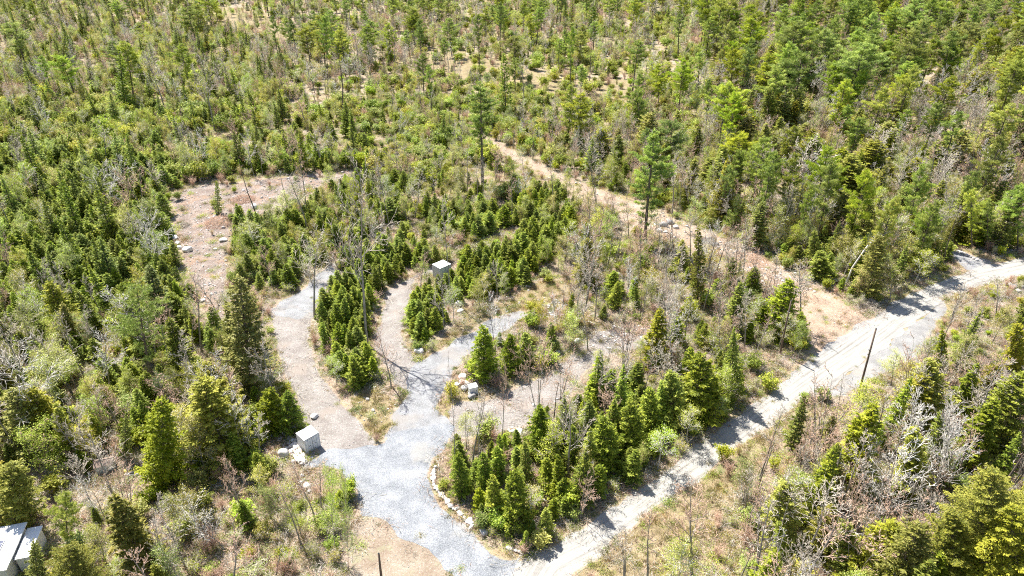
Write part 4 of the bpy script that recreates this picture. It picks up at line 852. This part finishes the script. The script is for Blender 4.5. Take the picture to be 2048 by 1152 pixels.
for p_ in [(-.3,.6,.8),(-.5,1,1.2),(-1,1.7,1.7),(-1.5,2.4,2.2),(-2,3,2.6),(-2.8,3.8,3)]:
    for _ in range(4): limbs(r_, W_, W_, np.array(p_), unit((np.array([-.4, .4, .2])+r_.normal(0, .7, 3))[None])[0], r_.uniform(1.2, 2.8), .035, 1, tp_, .25, .1, (1.6, 1.4, 1), .7, .014)
link('trunk', T_.mesh('trunk', M['twig_pale']), tt); link('branches', W_.mesh('branches', M['twig_pale']), tt)

# ------------------------------------------------------------------ the woods between them
ZONES = [   # name, photo polygon of the ground, chance per cell, {kind: weight}, height factor
 ('hedge beside the road', [(900,905),(905,985),(960,1035),(1035,1085),(1075,1070),(1170,1015),(1260,962),(1330,915),(1400,855),(1460,825),(1490,780),(1440,740),(1380,745),(1290,775),(1180,800),(1110,850),(1040,885),(960,880)], .82, dict(spruce=7, fir=.35, twig=3.2, bare=.9, shrub=2.4, bud=.8), .95),
 ('spruce island between the lanes', [(632,618),(630,672),(645,722),(670,762),(715,782),(752,762),(745,735),(740,690),(738,650),(752,610),(762,575),(740,560),(705,560),(672,585),(655,600)], 1.0, dict(spruce=12, shrub=1.4, twig=.6), .98),
 ('row of spruces above the second lane', [(680,545),(700,560),(770,575),(850,530),(885,520),(860,500),(800,505),(740,515),(700,525)], .95, dict(spruce=12, shrub=1, twig=.6), .98),
 ('spruce hedge above the main lane', [(815,690),(850,692),(880,650),(905,608),(960,598),(1040,580),(1075,545),(1110,505),(1160,470),(1130,445),(1060,475),(990,500),(930,530),(890,560),(850,580),(836,605),(818,640)], 1.0, dict(spruce=12, shrub=1), .96),
 ('grassy verge', [(1150,1160),(1215,1108),(1300,1030),(1400,968),(1505,888),(1560,845),(1600,815),(1660,800),(1650,850),(1560,905),(1500,965),(1450,1030),(1420,1060),(1440,1152),(1440,1200),(1150,1200)], .33, dict(twig=7, shrub=2, bare=1.0, bud=.4, spruce=.1), .8),
 ('pale brush below the road', [(1440,1200),(1440,1040),(1500,965),(1560,905),(1650,850),(1720,790),(1800,760),(1930,720),(1940,790),(2100,850),(2300,900),(2400,1300),(1440,1400)], .62, dict(twig=7.5, shrub=1.6, bare=3.6, hemlock=.85, bud=.8, fir=.45, snag=.6), 1.0),
 ('brush at the road bend', [(1850,650),(1900,605),(2048,565),(2300,500),(2400,700),(2100,690),(1935,720),(1850,745)], .5, dict(twig=6, shrub=3, bare=1, hemlock=.7, bud=.5), .8),
 ('young thicket above the second container', [(470,440),(600,430),(650,380),(740,350),(960,380),(1120,385),(1180,420),(1170,440),(1090,450),(960,480),(870,470),(820,470),(740,480),(700,500),(610,560),(540,590),(480,560)], .85, dict(spruce=6.5, shrub=4, twig=1.4, bud=1.0, bare=.3), .95),
 ('brush between trail and hedge', [(1170,440),(1330,480),(1450,515),(1540,575),(1600,650),(1600,700),(1560,740),(1480,780),(1300,770),(1170,790),(1110,800),(1150,700),(1090,640),(1170,560)], .58, dict(twig=5, spruce=1.7, bare=2.2, shrub=1.6, bud=1.2, snag=.3, hemlock=.25), .95),
 ('mixed woods above the road', [(1130,340),(1300,300),(2400,300),(2400,470),(2048,505),(1900,495),(1880,540),(1750,610),(1650,560),(1480,490),(1330,430),(1200,390)], .72, dict(bud=3, shrub=3.5, twig=3.6, spruce=1.6, hemlock=.75, bare=1.6, pine=.35, fir=.3), .95),
 ('reddish brush by the driveway mouth', [(130,985),(330,975),(560,930),(680,945),(700,1040),(690,1152),(690,1300),(160,1300),(200,1100)], .66, dict(twig=9, shrub=1.8, bare=1.5, bud=.9, spruce=.8, hemlock=.25), .9),
 ('west thicket below the pine', [(-400,620),(200,640),(360,640),(470,790),(590,900),(560,930),(330,975),(130,985),(-400,1000)], .80, dict(spruce=5.5, twig=3, shrub=2.6, bud=1.2, bare=1.0, hemlock=.6), 1.05),
 ('lower woods at the cabin', [(-500,1000),(130,985),(200,1100),(160,1400),(-500,1400)], .5, dict(hemlock=1, shrub=3, twig=3, spruce=1), .9),
 ('dense west spruce thicket', [(-500,300),(340,340),(345,470),(378,560),(430,660),(460,780),(360,640),(200,640),(-500,640)], .95, dict(spruce=12, shrub=1.8, twig=1.0, bud=.5, bare=.3, fir=.3), 1.08),
 ('young woods west of the clearing', [(-500,200),(720,230),(740,350),(500,350),(342,372),(-500,330)], .85, dict(spruce=7, shrub=4, twig=1.2, bud=1.2, bare=.3, fir=.35), .9),
 ('young woods above the thicket', [(720,200),(1130,200),(1130,345),(1000,300),(960,380),(740,352)], .72, dict(spruce=3.2, shrub=6, twig=1.8, bud=1.6, bare=.4, snag=.15), .75),
 ('far pine woods', [(1450,-60),(2600,-60),(2600,330),(1500,330),(1400,200)], .50, dict(pine=.75, hemlock=.8, shrub=5, bud=2.5, twig=5, bare=1.9, spruce=.6), 1.1),
 ('far pine fringe', [(1000,-60),(1450,-60),(1420,100),(1150,110),(1000,60)], .50, dict(pine=.45, shrub=6, bud=2.5, twig=4, bare=1.2, spruce=.8, fir=.2), 1.05),
 ('far grey woods', [(560,20),(1000,20),(1000,110),(850,160),(640,200),(560,120)], .55, dict(shrub=6, bare=2.2, snag=.8, twig=2.2, pine=.5, spruce=1, bud=2), .9),
 ('far west woods', [(-600,-60),(560,-60),(600,60),(600,240),(-600,210)], .60, dict(fir=1.0, spruce=2.5, shrub=5, bud=3.5, twig=3, bare=1.4, pine=.15), .95),
]
NEARZ = ('brush', None, .5, dict(twig=5, shrub=2, spruce=1.2, bud=.8, bare=.6), .85)
DEFZ = ('far young woods', None, .6, dict(shrub=7, bud=2.5, twig=2.4, spruce=1.8, bare=1.0, pine=.3, snag=.15), .85)
HR = {'spruce': (2.8, 6.0), 'fir': (8, 13), 'hemlock': (8, 14), 'pine': (14, 21), 'bare': (8, 14.5), 'snag': (7, 14), 'bud': (4.5, 9), 'shrub': (1.1, 2.9), 'twig': (1.2, 3.0)}
zr = random.Random(21)
heroes = [(p['x'], p['y'], 1.3 if p['kind'] in ('spruce', 'fir', 'hemlock') else .6) for p in PL]
hgrid = {}
for hx, hy, hr in heroes: hgrid.setdefault((int(hx//4), int(hy//4)), []).append((hx, hy, hr))
zpoly = [polyg([(u, max(v, -60)) for u, v in z[1]]) for z in ZONES]
zbb = [(min(p[0] for p in P), max(p[0] for p in P), min(p[1] for p in P), max(p[1] for p in P)) for P in zpoly]
def bbs(Ps): return [(min(p[0] for p in P), max(p[0] for p in P), min(p[1] for p in P), max(p[1] for p in P)) for P in Ps]
nbb, tbb = bbs(NOTREE), bbs(THIN); OPEN = [polyg(P) for P in (TRAIL_T, PINK, DRIVE2, LANE_D, LANE_B2, LANE_A3, LANE_A2)][:2]+[polyg(P) for P in (DRIVE2, CLEAR, LANE_A2)]; obb = bbs(OPEN)
def any_in(Ps, bb, x, y, m=0): return any(b[0]-m <= x <= b[1]+m and b[2]-m <= y <= b[3]+m and inside(P, x, y) for P, b in zip(Ps, bb))
y = 36.0
while y < 640:
    cell = 1.75 if y < 150 else 1.75+(y-150)*.0042
    half = .80*(y+10)+25; x = -half
    while x < half:
        jx, jy = x+zr.uniform(-.5, .5)*cell, y+zr.uniform(-.5, .5)*cell; x += cell
        if jy > 560: z = DEFZ; zi = -1
        else:
            z = DEFZ if jy > 190 else NEARZ
            for i, P in enumerate(zpoly):
                b = zbb[i]
                if b[0] <= jx <= b[1] and b[2] <= jy <= b[3] and inside(P, jx, jy): z = ZONES[i]; break
        if zr.random() > z[2]: continue
        ks = list(z[3]); kind = zr.choices(ks, [z[3][k] for k in ks])[0]
        if z is not DEFZ and 'spruce' in z[3] and kind in ('spruce', 'shrub', 'twig', 'bud') and 'far' in z[0]:
            q = mnoise.noise(Vector((jx*.035, jy*.035, 3)))             # stands of one kind
            if q > .18 and zr.random() < .5: kind = 'spruce'
            elif q < -.15 and zr.random() < .6: kind = 'twig'
        if jy > 150:                                   # thin spots, bare-crowned spots and dense spots
            q2 = mnoise.noise(Vector((jx*.022, jy*.022, 9)))+.5*mnoise.noise(Vector((jx*.07, jy*.07, 4)))
            if q2 < -.22 and zr.random() < .72 and kind in ('shrub', 'spruce', 'bud', 'twig', 'pine', 'hemlock'): continue
            if q2 > .25 and kind in ('shrub', 'bud') and zr.random() < .4: kind = zr.choice(['bare', 'twig', 'twig'])
        if any_in(NOTREE, nbb, jx, jy): continue
        if kind in ('twig', 'shrub') and any(any_in(NOTREE[:8], nbb[:8], jx+ox, jy+oy) for ox, oy in ((1, 0), (-1, 0), (0, 1), (0, -1))) and zr.random() < .6: continue
        if kind not in ('twig', 'shrub', 'snag') and any(any_in(NOTREE[:1], nbb[:1], jx, jy+q_) for q_ in ((3, 6, 9, 12) if kind in ('hemlock', 'fir', 'pine') else (2, 5))) and zr.random() < .9: continue
        if kind != 'shrub' or zr.random() < .5:          # nothing tall right below the open trail and apron
            if any(any_in(OPEN, obb, jx, jy+q_) for q_ in (1.5, 4, 7)) and zr.random() < (.66 if kind != 'bare' else .4): continue
        if kind not in ('twig', 'shrub'):
            rr_ = 1.0 if kind in ('spruce', 'fir', 'hemlock') else .3
            if any(any_in(NOTREE, nbb, jx+ox, jy+oy) for ox, oy in ((rr_, 0), (-rr_, 0), (0, rr_), (0, -rr_))): continue
        if any_in(THIN, tbb, jx, jy) and (zr.random() > (.22 if jy < 150 else .28) or kind in ('spruce', 'hemlock', 'fir') and jy < 150):
            continue
        if kind not in ('twig', 'shrub'):
            gx_, gy_ = int(jx//4), int(jy//4); bad = False
            for ax_ in (-1, 0, 1):
                for ay_ in (-1, 0, 1):
                    for hx, hy, hr in hgrid.get((gx_+ax_, gy_+ay_), ()):
                        if (hx-jx)**2+(hy-jy)**2 < hr*hr: bad = True
            if bad: continue
        lo, hi = HR[kind]; h = lo+(hi-lo)*zr.random()**1.25; h *= z[4]
        wx = 1.35 if kind in ('pine', 'hemlock') and jy > 150 else 1.0
        if 'far' in z[0] or 'young woods' in z[0]: h *= {'shrub': 1.75, 'twig': 1.5, 'pine': 1.1, 'bud': 1.0}.get(kind, 1)
        PL.append(dict(kind=kind, x=jx, y=jy, h=h, w=zr.uniform(.95, 1.45)*wx*(.75 if kind in ('pine', 'bare', 'snag') else 1), lean=zr.gauss(0, .05 if kind != 'bare' else .09), p=None, label=None, hero=False, zone=z[0]))
    y += cell*.9

# keep the things that stand in front of open surfaces out of the way of the boxes
def near(u, v, d):
    x, y = gp(u, v); return lambda p: (p['x']-x)**2+(p['y']-y)**2 < d*d
clear = [near(622, 897, 3.2), near(632, 918, 3.0), near(640, 945, 3.5), near(625, 960, 3.0), near(655, 930, 3.5), near(650, 960, 2.5), near(884, 552, 3.2), near(880, 574, 2.0), near(1715, 800, 3.5), near(1724, 832, 3.5), near(1730, 860, 3.0), near(946, 788, 1.8), near(955, 800, 1.6), near(1563, 722, 2.6), near(1572, 745, 3.0), near(30, 1140, 6.0), near(214, 938, 2.2), near(210, 958, 2.8), near(222, 975, 2.2), near(265, 950, 2.0), near(262, 968, 1.8), near(161, 960, 1.6), near(20, 1095, 7.0), near(60, 1075, 4.0), near(920, 620, 1.8), near(583, 895, 3.0), near(592, 915, 3.0), near(600, 935, 2.4), near(376, 501, 1.5), near(870, 940, 1.0)]
PL = [p for p in PL if p['hero'] or not any(c(p) for c in clear)]

# ------------------------------------------------------------------ labels that single each one out
LMK = [('the white container',622,890),('the second container',885,535),('the utility box',945,770),('the brown pole',1570,655),('the leaning roadside pole',1733,730),('the brown-roofed shed',214,920),('the white cabin',30,1090),('the clearing boulder',376,500),('the slim clearing spruce',435,400),
 ('the fan-crowned bare tree',625,560),('the tallest pine',1300,380),('the bright green pine',285,680),('the column hemlock',495,680),('the shed hemlock',325,880),('the huge golden hemlock',1975,1060),('the arching birch',1740,500),('the triple-stemmed bare tree',1070,740),('the driveway junction poles',940,850),('the wooden post',760,1130),
 ('the boulder row',900,1000),('the tall straight pine',962,270),('the dark cone hemlock',1686,230),('the olive hemlock',1537,230),('the narrow far spruce',1010,170),('the thin opening pine',1143,130),('the pinkish maple',1367,240),('the big dark far fir',245,160),('the golden hemlock by the debris',1396,530),('the widest hedge spruce',1401,770),('the road bend',1990,545),
 ('the red-budded maple',1382,1050),('the white forked tree',1812,900),('the side track pines',1960,440),('the whitish leaning trunk',1890,915),('the leafy leaning poles',675,1030),('the tall island bare tree',715,530),('the lone bushy spruce',967,705),('the left picture edge',0,560),('the top picture edge',700,0),('the far straw opening',1050,180),('the upper left corner',0,0),('the upper right corner',2048,0),('the bright hedge spruce',1032,985),('the sprawling dead tree',410,1060),('the straw bald spot',450,40),('the wide layered pine',1803,200),('the pale-limbed west tree',45,790),('the cone hemlock by the road',1702,480),('the far grey woods',780,110),('the right picture edge',2048,330),('the middle of the far pines',1300,60),('the big grey spreading tree',1616,350)]
LMK[20] = ('the tall straight pine', 962, 270)
DIRS = ['right of', 'below-right of', 'below', 'below-left of', 'left of', 'above-left of', 'above', 'above-right of']
LOOK = {'spruce': ['slim young spruce', 'dense young spruce', 'bushy young spruce'], 'fir': ['dark full fir', 'tall dark fir'], 'hemlock': ['yellow-green hemlock', 'olive ragged hemlock'], 'pine': ['tall open pine', 'long-trunked pine'],
 'bare': ['leafless grey tree', 'leafless twiggy tree'], 'snag': ['dead bare pole', 'dead stubby tree'], 'bud': ['budding pale green tree', 'airy budding tree'], 'shrub': ['low leafy green shrub', 'rounded green shrub'], 'twig': ['bare pinkish shrub', 'bare twiggy shrub']}
MAXK = 290
def place(o, p, k, H):
    s = p['h']/H; o.location = (p['x'], p['y'], 0); o.scale = (s*p['w'], s*p['w'], s)
    o.rotation_mode = 'XYZ'
    # spin first, then lean towards +X
    m = Matrix.Rotation(p['lean'], 4, 'Y') @ Matrix.Rotation(p['spin'], 4, 'Z'); o.rotation_euler = m.to_euler()
lab_count = {}; objs_made = 0; STUFFN = {'spruce': 'spruce_woods', 'fir': 'fir_woods', 'hemlock': 'hemlock_woods', 'pine': 'pine_woods', 'bare': 'bare_woods', 'snag': 'dead_woods', 'bud': 'budding_woods', 'shrub': 'shrubbery', 'twig': 'twiggy_shrubbery'}
def scatter(name, meshes, items, label):
    """one object of kind stuff: geometry nodes set a mesh on each point"""
    n = len(items); me = bpy.data.meshes.new(name); me.vertices.add(n)
    co = np.array([(i[0], i[1], i[2]) for i in items], np.float32); me.vertices.foreach_set('co', co.ravel())
    for nm, typ, key, col in (('rot', 'FLOAT_VECTOR', 'vector', 3), ('scl', 'FLOAT_VECTOR', 'vector', 4)):
        a = me.attributes.new(nm, typ, 'POINT'); a.data.foreach_set(key, np.array([i[col] for i in items], np.float32).ravel())
    a = me.attributes.new('pick', 'INT', 'POINT'); a.data.foreach_set('value', np.array([i[5] for i in items], np.int32))
    o = link(name, me); tag(o, label, None, None, 'stuff')
    ng = bpy.data.node_groups.new(name, 'GeometryNodeTree'); ng.interface.new_socket('Geometry', in_out='INPUT', socket_type='NodeSocketGeometry'); ng.interface.new_socket('Geometry', in_out='OUTPUT', socket_type='NodeSocketGeometry')
    gi, go = ng.nodes.new('NodeGroupInput'), ng.nodes.new('NodeGroupOutput'); iop = ng.nodes.new('GeometryNodeInstanceOnPoints'); gtis = []
    g2i = ng.nodes.new('GeometryNodeGeometryToInstance')
    for k, mm in reversed(list(enumerate(meshes))):
        src = bpy.data.objects.new(name+'_source', mm)          # never linked to the scene
        oi = ng.nodes.new('GeometryNodeObjectInfo'); oi.inputs['Object'].default_value = src; oi.transform_space = 'ORIGINAL'
        ng.links.new(oi.outputs['Geometry'], g2i.inputs[0])
    def attr(nm, t):
        a = ng.nodes.new('GeometryNodeInputNamedAttribute'); a.data_type = t; a.inputs['Name'].default_value = nm; return a.outputs['Attribute']
    ng.links.new(gi.outputs[0], iop.inputs['Points']); ng.links.new(g2i.outputs[0], iop.inputs['Instance']); iop.inputs['Pick Instance'].default_value = True
    ng.links.new(attr('pick', 'INT'), iop.inputs['Instance Index'])
    e2r = ng.nodes.new('FunctionNodeEulerToRotation'); ng.links.new(attr('rot', 'FLOAT_VECTOR'), e2r.inputs[0]); ng.links.new(e2r.outputs[0], iop.inputs['Rotation'])
    ng.links.new(attr('scl', 'FLOAT_VECTOR'), iop.inputs['Scale']); ng.links.new(iop.outputs[0], go.inputs[0])
    md = o.modifiers.new('scatter', 'NODES'); md.node_group = ng
    return o
STAT = {}
for kind in NAME:
    L = [p for p in PL if p['kind'] == kind]
    for p in L:
        if p['p'] is None: p['p'] = zr.randrange(len(PROTO[kind])-(2 if kind == 'hemlock' else 3 if kind == 'pine' else 0))
        p['spin'] = zr.uniform(0, 6.28)
        dep = CP*p['y']+SP*CAM_H; u0, v0 = px(p['x'], p['y'], p['h']*.5); p['u'], p['v'] = u0, v0
        inv = -10 < u0 < 2058 and -10 < v0 < 1165
        p['size'] = p['h']*p['w']**.5/dep*F + (1000 if p['hero'] else 0) if inv else (0 if not p['hero'] else 900)
    L.sort(key=lambda p: -p['size']); ind = [p for p in L[:MAXK] if p['size'] > 0]; rest = L[len(ind):]
    STAT[kind] = (len(L), len(ind))
    used = {}
    for p in ind:                                   # name every one by where it stands from the nearest landmark
        if p['label']: continue
        best = sorted(range(len(LMK)), key=lambda i: (LMK[i][1]-p['u'])**2+(LMK[i][2]-p['v'])**2)[:1][0]
        d = (int(round(math.atan2(p['v']-LMK[best][2], p['u']-LMK[best][1])/(math.pi/4)))) % 8
        p['key'] = (best, d); p['dist'] = math.hypot(LMK[best][1]-p['u'], LMK[best][2]-p['v']); used.setdefault(p['key'], []).append(p)
    for (b, d), ps in used.items():
        ps.sort(key=lambda p: p['dist'])
        for k, p in enumerate(ps):
            look = LOOK[kind][0 if len(LOOK[kind]) < 3 else (0 if p['w'] < .95 else 1 if p['w'] < 1.12 else 2)] if len(ps) > 0 else ''
            if len(LOOK[kind]) == 2: look = LOOK[kind][p['p'] % 2]
            p['label'] = f"{look}, {ORD[min(k, 27)]} out {DIRS[d]} {LMK[b][0]}" if k else f"{look}, the nearest {DIRS[d]} {LMK[b][0]}"
    for p in ind:
        H, parts = PROTO[kind][p['p']]; grp = {'shrub': 'leafy shrubs of the woods', 'twig': 'bare shrubs of the woods'}.get(kind, CATG[kind]+'s of the woods')
        if p['size'] % 1000 < 16 and not p['hero']:
            o = link(NAME[kind], JOINED[kind][p['p']]); place(o, p, kind, H); tag(o, p['label'], CATG[kind], grp)
        else:
            o = bpy.data.objects.new(NAME[kind], None); C.objects.link(o); o.empty_display_size = .3; place(o, p, kind, H); tag(o, p['label'], CATG[kind], grp)
            for me in parts:
                q = bpy.data.objects.new(me.name.split('.')[0], me); C.objects.link(q); q.parent = o
    items = []
    for p in rest:
        H = PROTO[kind][p['p']][0]; s = p['h']/H; m = Matrix.Rotation(p['lean'], 4, 'Y') @ Matrix.Rotation(p['spin'], 4, 'Z'); e = m.to_euler()
        items.append((p['x'], p['y'], 0, tuple(e), (s*p['w'], s*p['w'], s), p['p']))
    if items: scatter(STUFFN[kind], JOINED[kind], items, {'shrub': 'green leafy undergrowth filling the woods', 'twig': 'bare twiggy undergrowth filling the woods'}.get(kind, 'many more '+CATG[kind]+'s filling the far woods'))
print('TREES', STAT)

# ------------------------------------------------------------------ ground cover: grass, twigs and stones
def tuft(seed, n, h, mat, spread=.3):
    r = np.random.default_rng(seed); G = MB(); az = r.uniform(0, 6.28, n); P = np.stack([r.normal(0, spread, n), r.normal(0, spread, n), np.zeros(n)], 1)
    A = unit(np.stack([np.cos(az)*.6, np.sin(az)*.6, r.uniform(.5, 1.2, n)], 1)); B = unit(np.cross(A, r.normal(0, 1, (n, 3)))); L = h*r.uniform(.5, 1.2, n)
    G.quads(leafquads(P+A*(L*.5)[:, None], A, B, L, np.full(n, .05)), r.uniform(0, 1, n)); return G.mesh('tuft', M[mat])
def herb(seed, n, R, h, mat, s=.13):
    r = np.random.default_rng(seed); G = MB(); P = np.stack([r.normal(0, R*.5, n), r.normal(0, R*.5, n), np.abs(r.normal(0, h*.5, n))+.03], 1)
    A = unit(r.normal(0, 1, (n, 3))); B = unit(np.cross(unit(r.normal(0, .6, (n, 3))+np.array([0, 0, 1.])), A)); G.quads(leafquads(P, A, B, s*r.uniform(.6, 1.5, n), s*.6*r.uniform(.6, 1.4, n)), .15+.25*r.random()+r.uniform(0, .6, n)); return G.mesh('herb', M[mat])
def litterpatch(seed, n, R, mat):
    r = np.random.default_rng(seed); T = MB()
    for _ in range(n):
        p = np.array([r.normal(0, R), r.normal(0, R), r.uniform(.02, .35)]); d = unit(np.array([[r.normal(), r.normal(), r.normal(0, .35)]]))[0]; L = r.uniform(.3, 1.5)
        T.seg(p-d*L/2, p+d*L/2, r.uniform(.010, .03), 0, 3)
    return T.mesh('sticks', M[mat])
TUFTS = [tuft(1, 90, .40, 'dead_grass'), tuft(2, 90, .35, 'grass'), tuft(3, 110, .5, 'dead_grass', .45), herb(4, 160, .7, .35, 'grass'), herb(5, 200, .9, .4, 'green')]
STICKS = [litterpatch(6, 60, .9, 'twig_pink'), litterpatch(7, 70, 1.1, 'twig_grey'), litterpatch(8, 45, .8, 'twig_pale')]
gr = random.Random(9)
HARD = [polyg(P) for P in (ROAD, DRIVE, DRIVE2, LANE_A, LANE_A2, LANE_B, SIDE, SHOULD)]; hbb = bbs(HARD)
SOFT = [polyg(P) for P in (CLEAR, PINK, ORANGE, TRAIL_T, LANE_D)]; sbb = bbs(SOFT)
GREEN = [polyg(P) for P in (ISLAND, STRAW_M, VERGE, STRAW_T)]; gbb = bbs(GREEN)
gi_, si_ = [], []
y = 40.0
while y < 260:
    cell = 1.0+max(0, y-90)*.008; half = .78*(y+8)+14; x = -half
    while x < half:
        jx, jy = x+gr.uniform(-.6, .6)*cell, y+gr.uniform(-.6, .6)*cell; x += cell
        hard, soft, green = any_in(HARD, hbb, jx, jy), any_in(SOFT, sbb, jx, jy), any_in(GREEN, gbb, jx, jy)
        if hard and gr.random() > .006: continue
        if soft and gr.random() > .16: continue
        q = mnoise.noise(Vector((jx*.12, jy*.12, 1)))
        s = gr.uniform(.5, 1.3)*(1 if y < 130 else 1.4)*(.55 if hard else 1)
        pick = gr.choice([0, 2, 1, 3]) if green else gr.choice([0, 1, 3, 4, 4, 2])
        if green or q > -.05 or gr.random() < .4:
            gi_.append((jx, jy, .02, (0, 0, gr.uniform(0, 6.28)), (s, s, s), pick))
        if not green and not hard and gr.random() < .55:
            s = gr.uniform(.6, 1.3); si_.append((jx, jy, .02, (0, 0, gr.uniform(0, 6.28)), (s, s, s), gr.randrange(3)))
    y += cell
# denser grass along the worn edges
for P in (ROAD, DRIVE, DRIVE2, LANE_A, LANE_B, PINK, ISLAND):
    Pg = polyg(P)
    for i in range(len(Pg)):
        a, b = np.array(Pg[i]), np.array(Pg[(i+1) % len(Pg)]); L = np.linalg.norm(b-a)
        for k in range(int(L*1.8)):
            c = a+(b-a)*gr.random()+np.array([gr.gauss(0, .45), gr.gauss(0, .45)])
            if mnoise.noise(Vector((c[0]*.2, c[1]*.2, 8))) < -.12: continue
            if sum(inside(W_, c[0], c[1]) for _, W_ in HARDW) and any(Q_ is not P and (inside(W_, c[0], c[1]) or inside(W_, c[0]+.9, c[1]) or inside(W_, c[0]-.9, c[1])) for Q_, W_ in HARDW): continue
            s = gr.uniform(.25, .8); gi_.append((c[0], c[1], .02, (0, 0, gr.uniform(0, 6.28)), (s, s, s), gr.choice([0, 1, 3, 0, 2])))
scatter('grass', TUFTS, gi_, 'straw-coloured and green grass and herbs on the forest floor')
scatter('twig_litter', STICKS, si_, 'fallen twigs and slash strewn over the forest floor')
peb = []
PM = [ROCKS[(i, m)] for i in (0, 2, 4) for m in ('rock', 'rock_white', 'rock_dark')]
for P, dens, smax in ((CLEAR, 1.3, .24), (LANE_A, .7, .12), (LANE_B, .7, .12), (LANE_D, 1.0, .16), (PINK, .25, .14), (TRAIL_T, .8, .2), (ORANGE, .6, .12), (DRIVE2, .3, .09), (DRIVE, .2, .08), (LANE_A3, 2.0, .25), (LANE_B2, 2.0, .25), (ISLAND, 1.5, .2), (STRAW_M, .4, .2), (ROAD, .10, .07)):
    Pg = polyg(P); b = bbs([Pg])[0]; A = (b[1]-b[0])*(b[3]-b[2])
    for _ in range(int(A*dens)):
        x, y = gr.uniform(b[0], b[1]), gr.uniform(b[2], b[3])
        if not inside(Pg, x, y) or y > 260: continue
        s = smax*(.25+.75*gr.random()**2.5); peb.append((x, y, s*.3+.02, (gr.uniform(-.3, .3), 0, gr.uniform(0, 6.28)), (s, s*.8, s*.8), gr.randrange(9)))
for i_ in range(2600):                                # rubble strewn on the forest floor near the clearings
    u, v = gr.choice([(1330, 450), (1440, 500), (1500, 540), (1260, 660), (780, 470), (590, 900), (1090, 620), (1560, 560), (640, 470)]); u += gr.gauss(0, 45); v += gr.gauss(0, 14)
    x, y = gp(u, v)
    if any_in(HARD, hbb, x, y): continue
    s = .34*(.2+.8*gr.random()**3); peb.append((x, y, s*.3, (0, 0, gr.uniform(0, 6.28)), (s, s*.8, s*.7), gr.randrange(9)))
scatter('pebbles', PM, peb, 'loose stones strewn over lanes and clearing')
print('COVER', len(gi_), len(si_), len(peb), 'OBJ', len(bpy.data.objects))
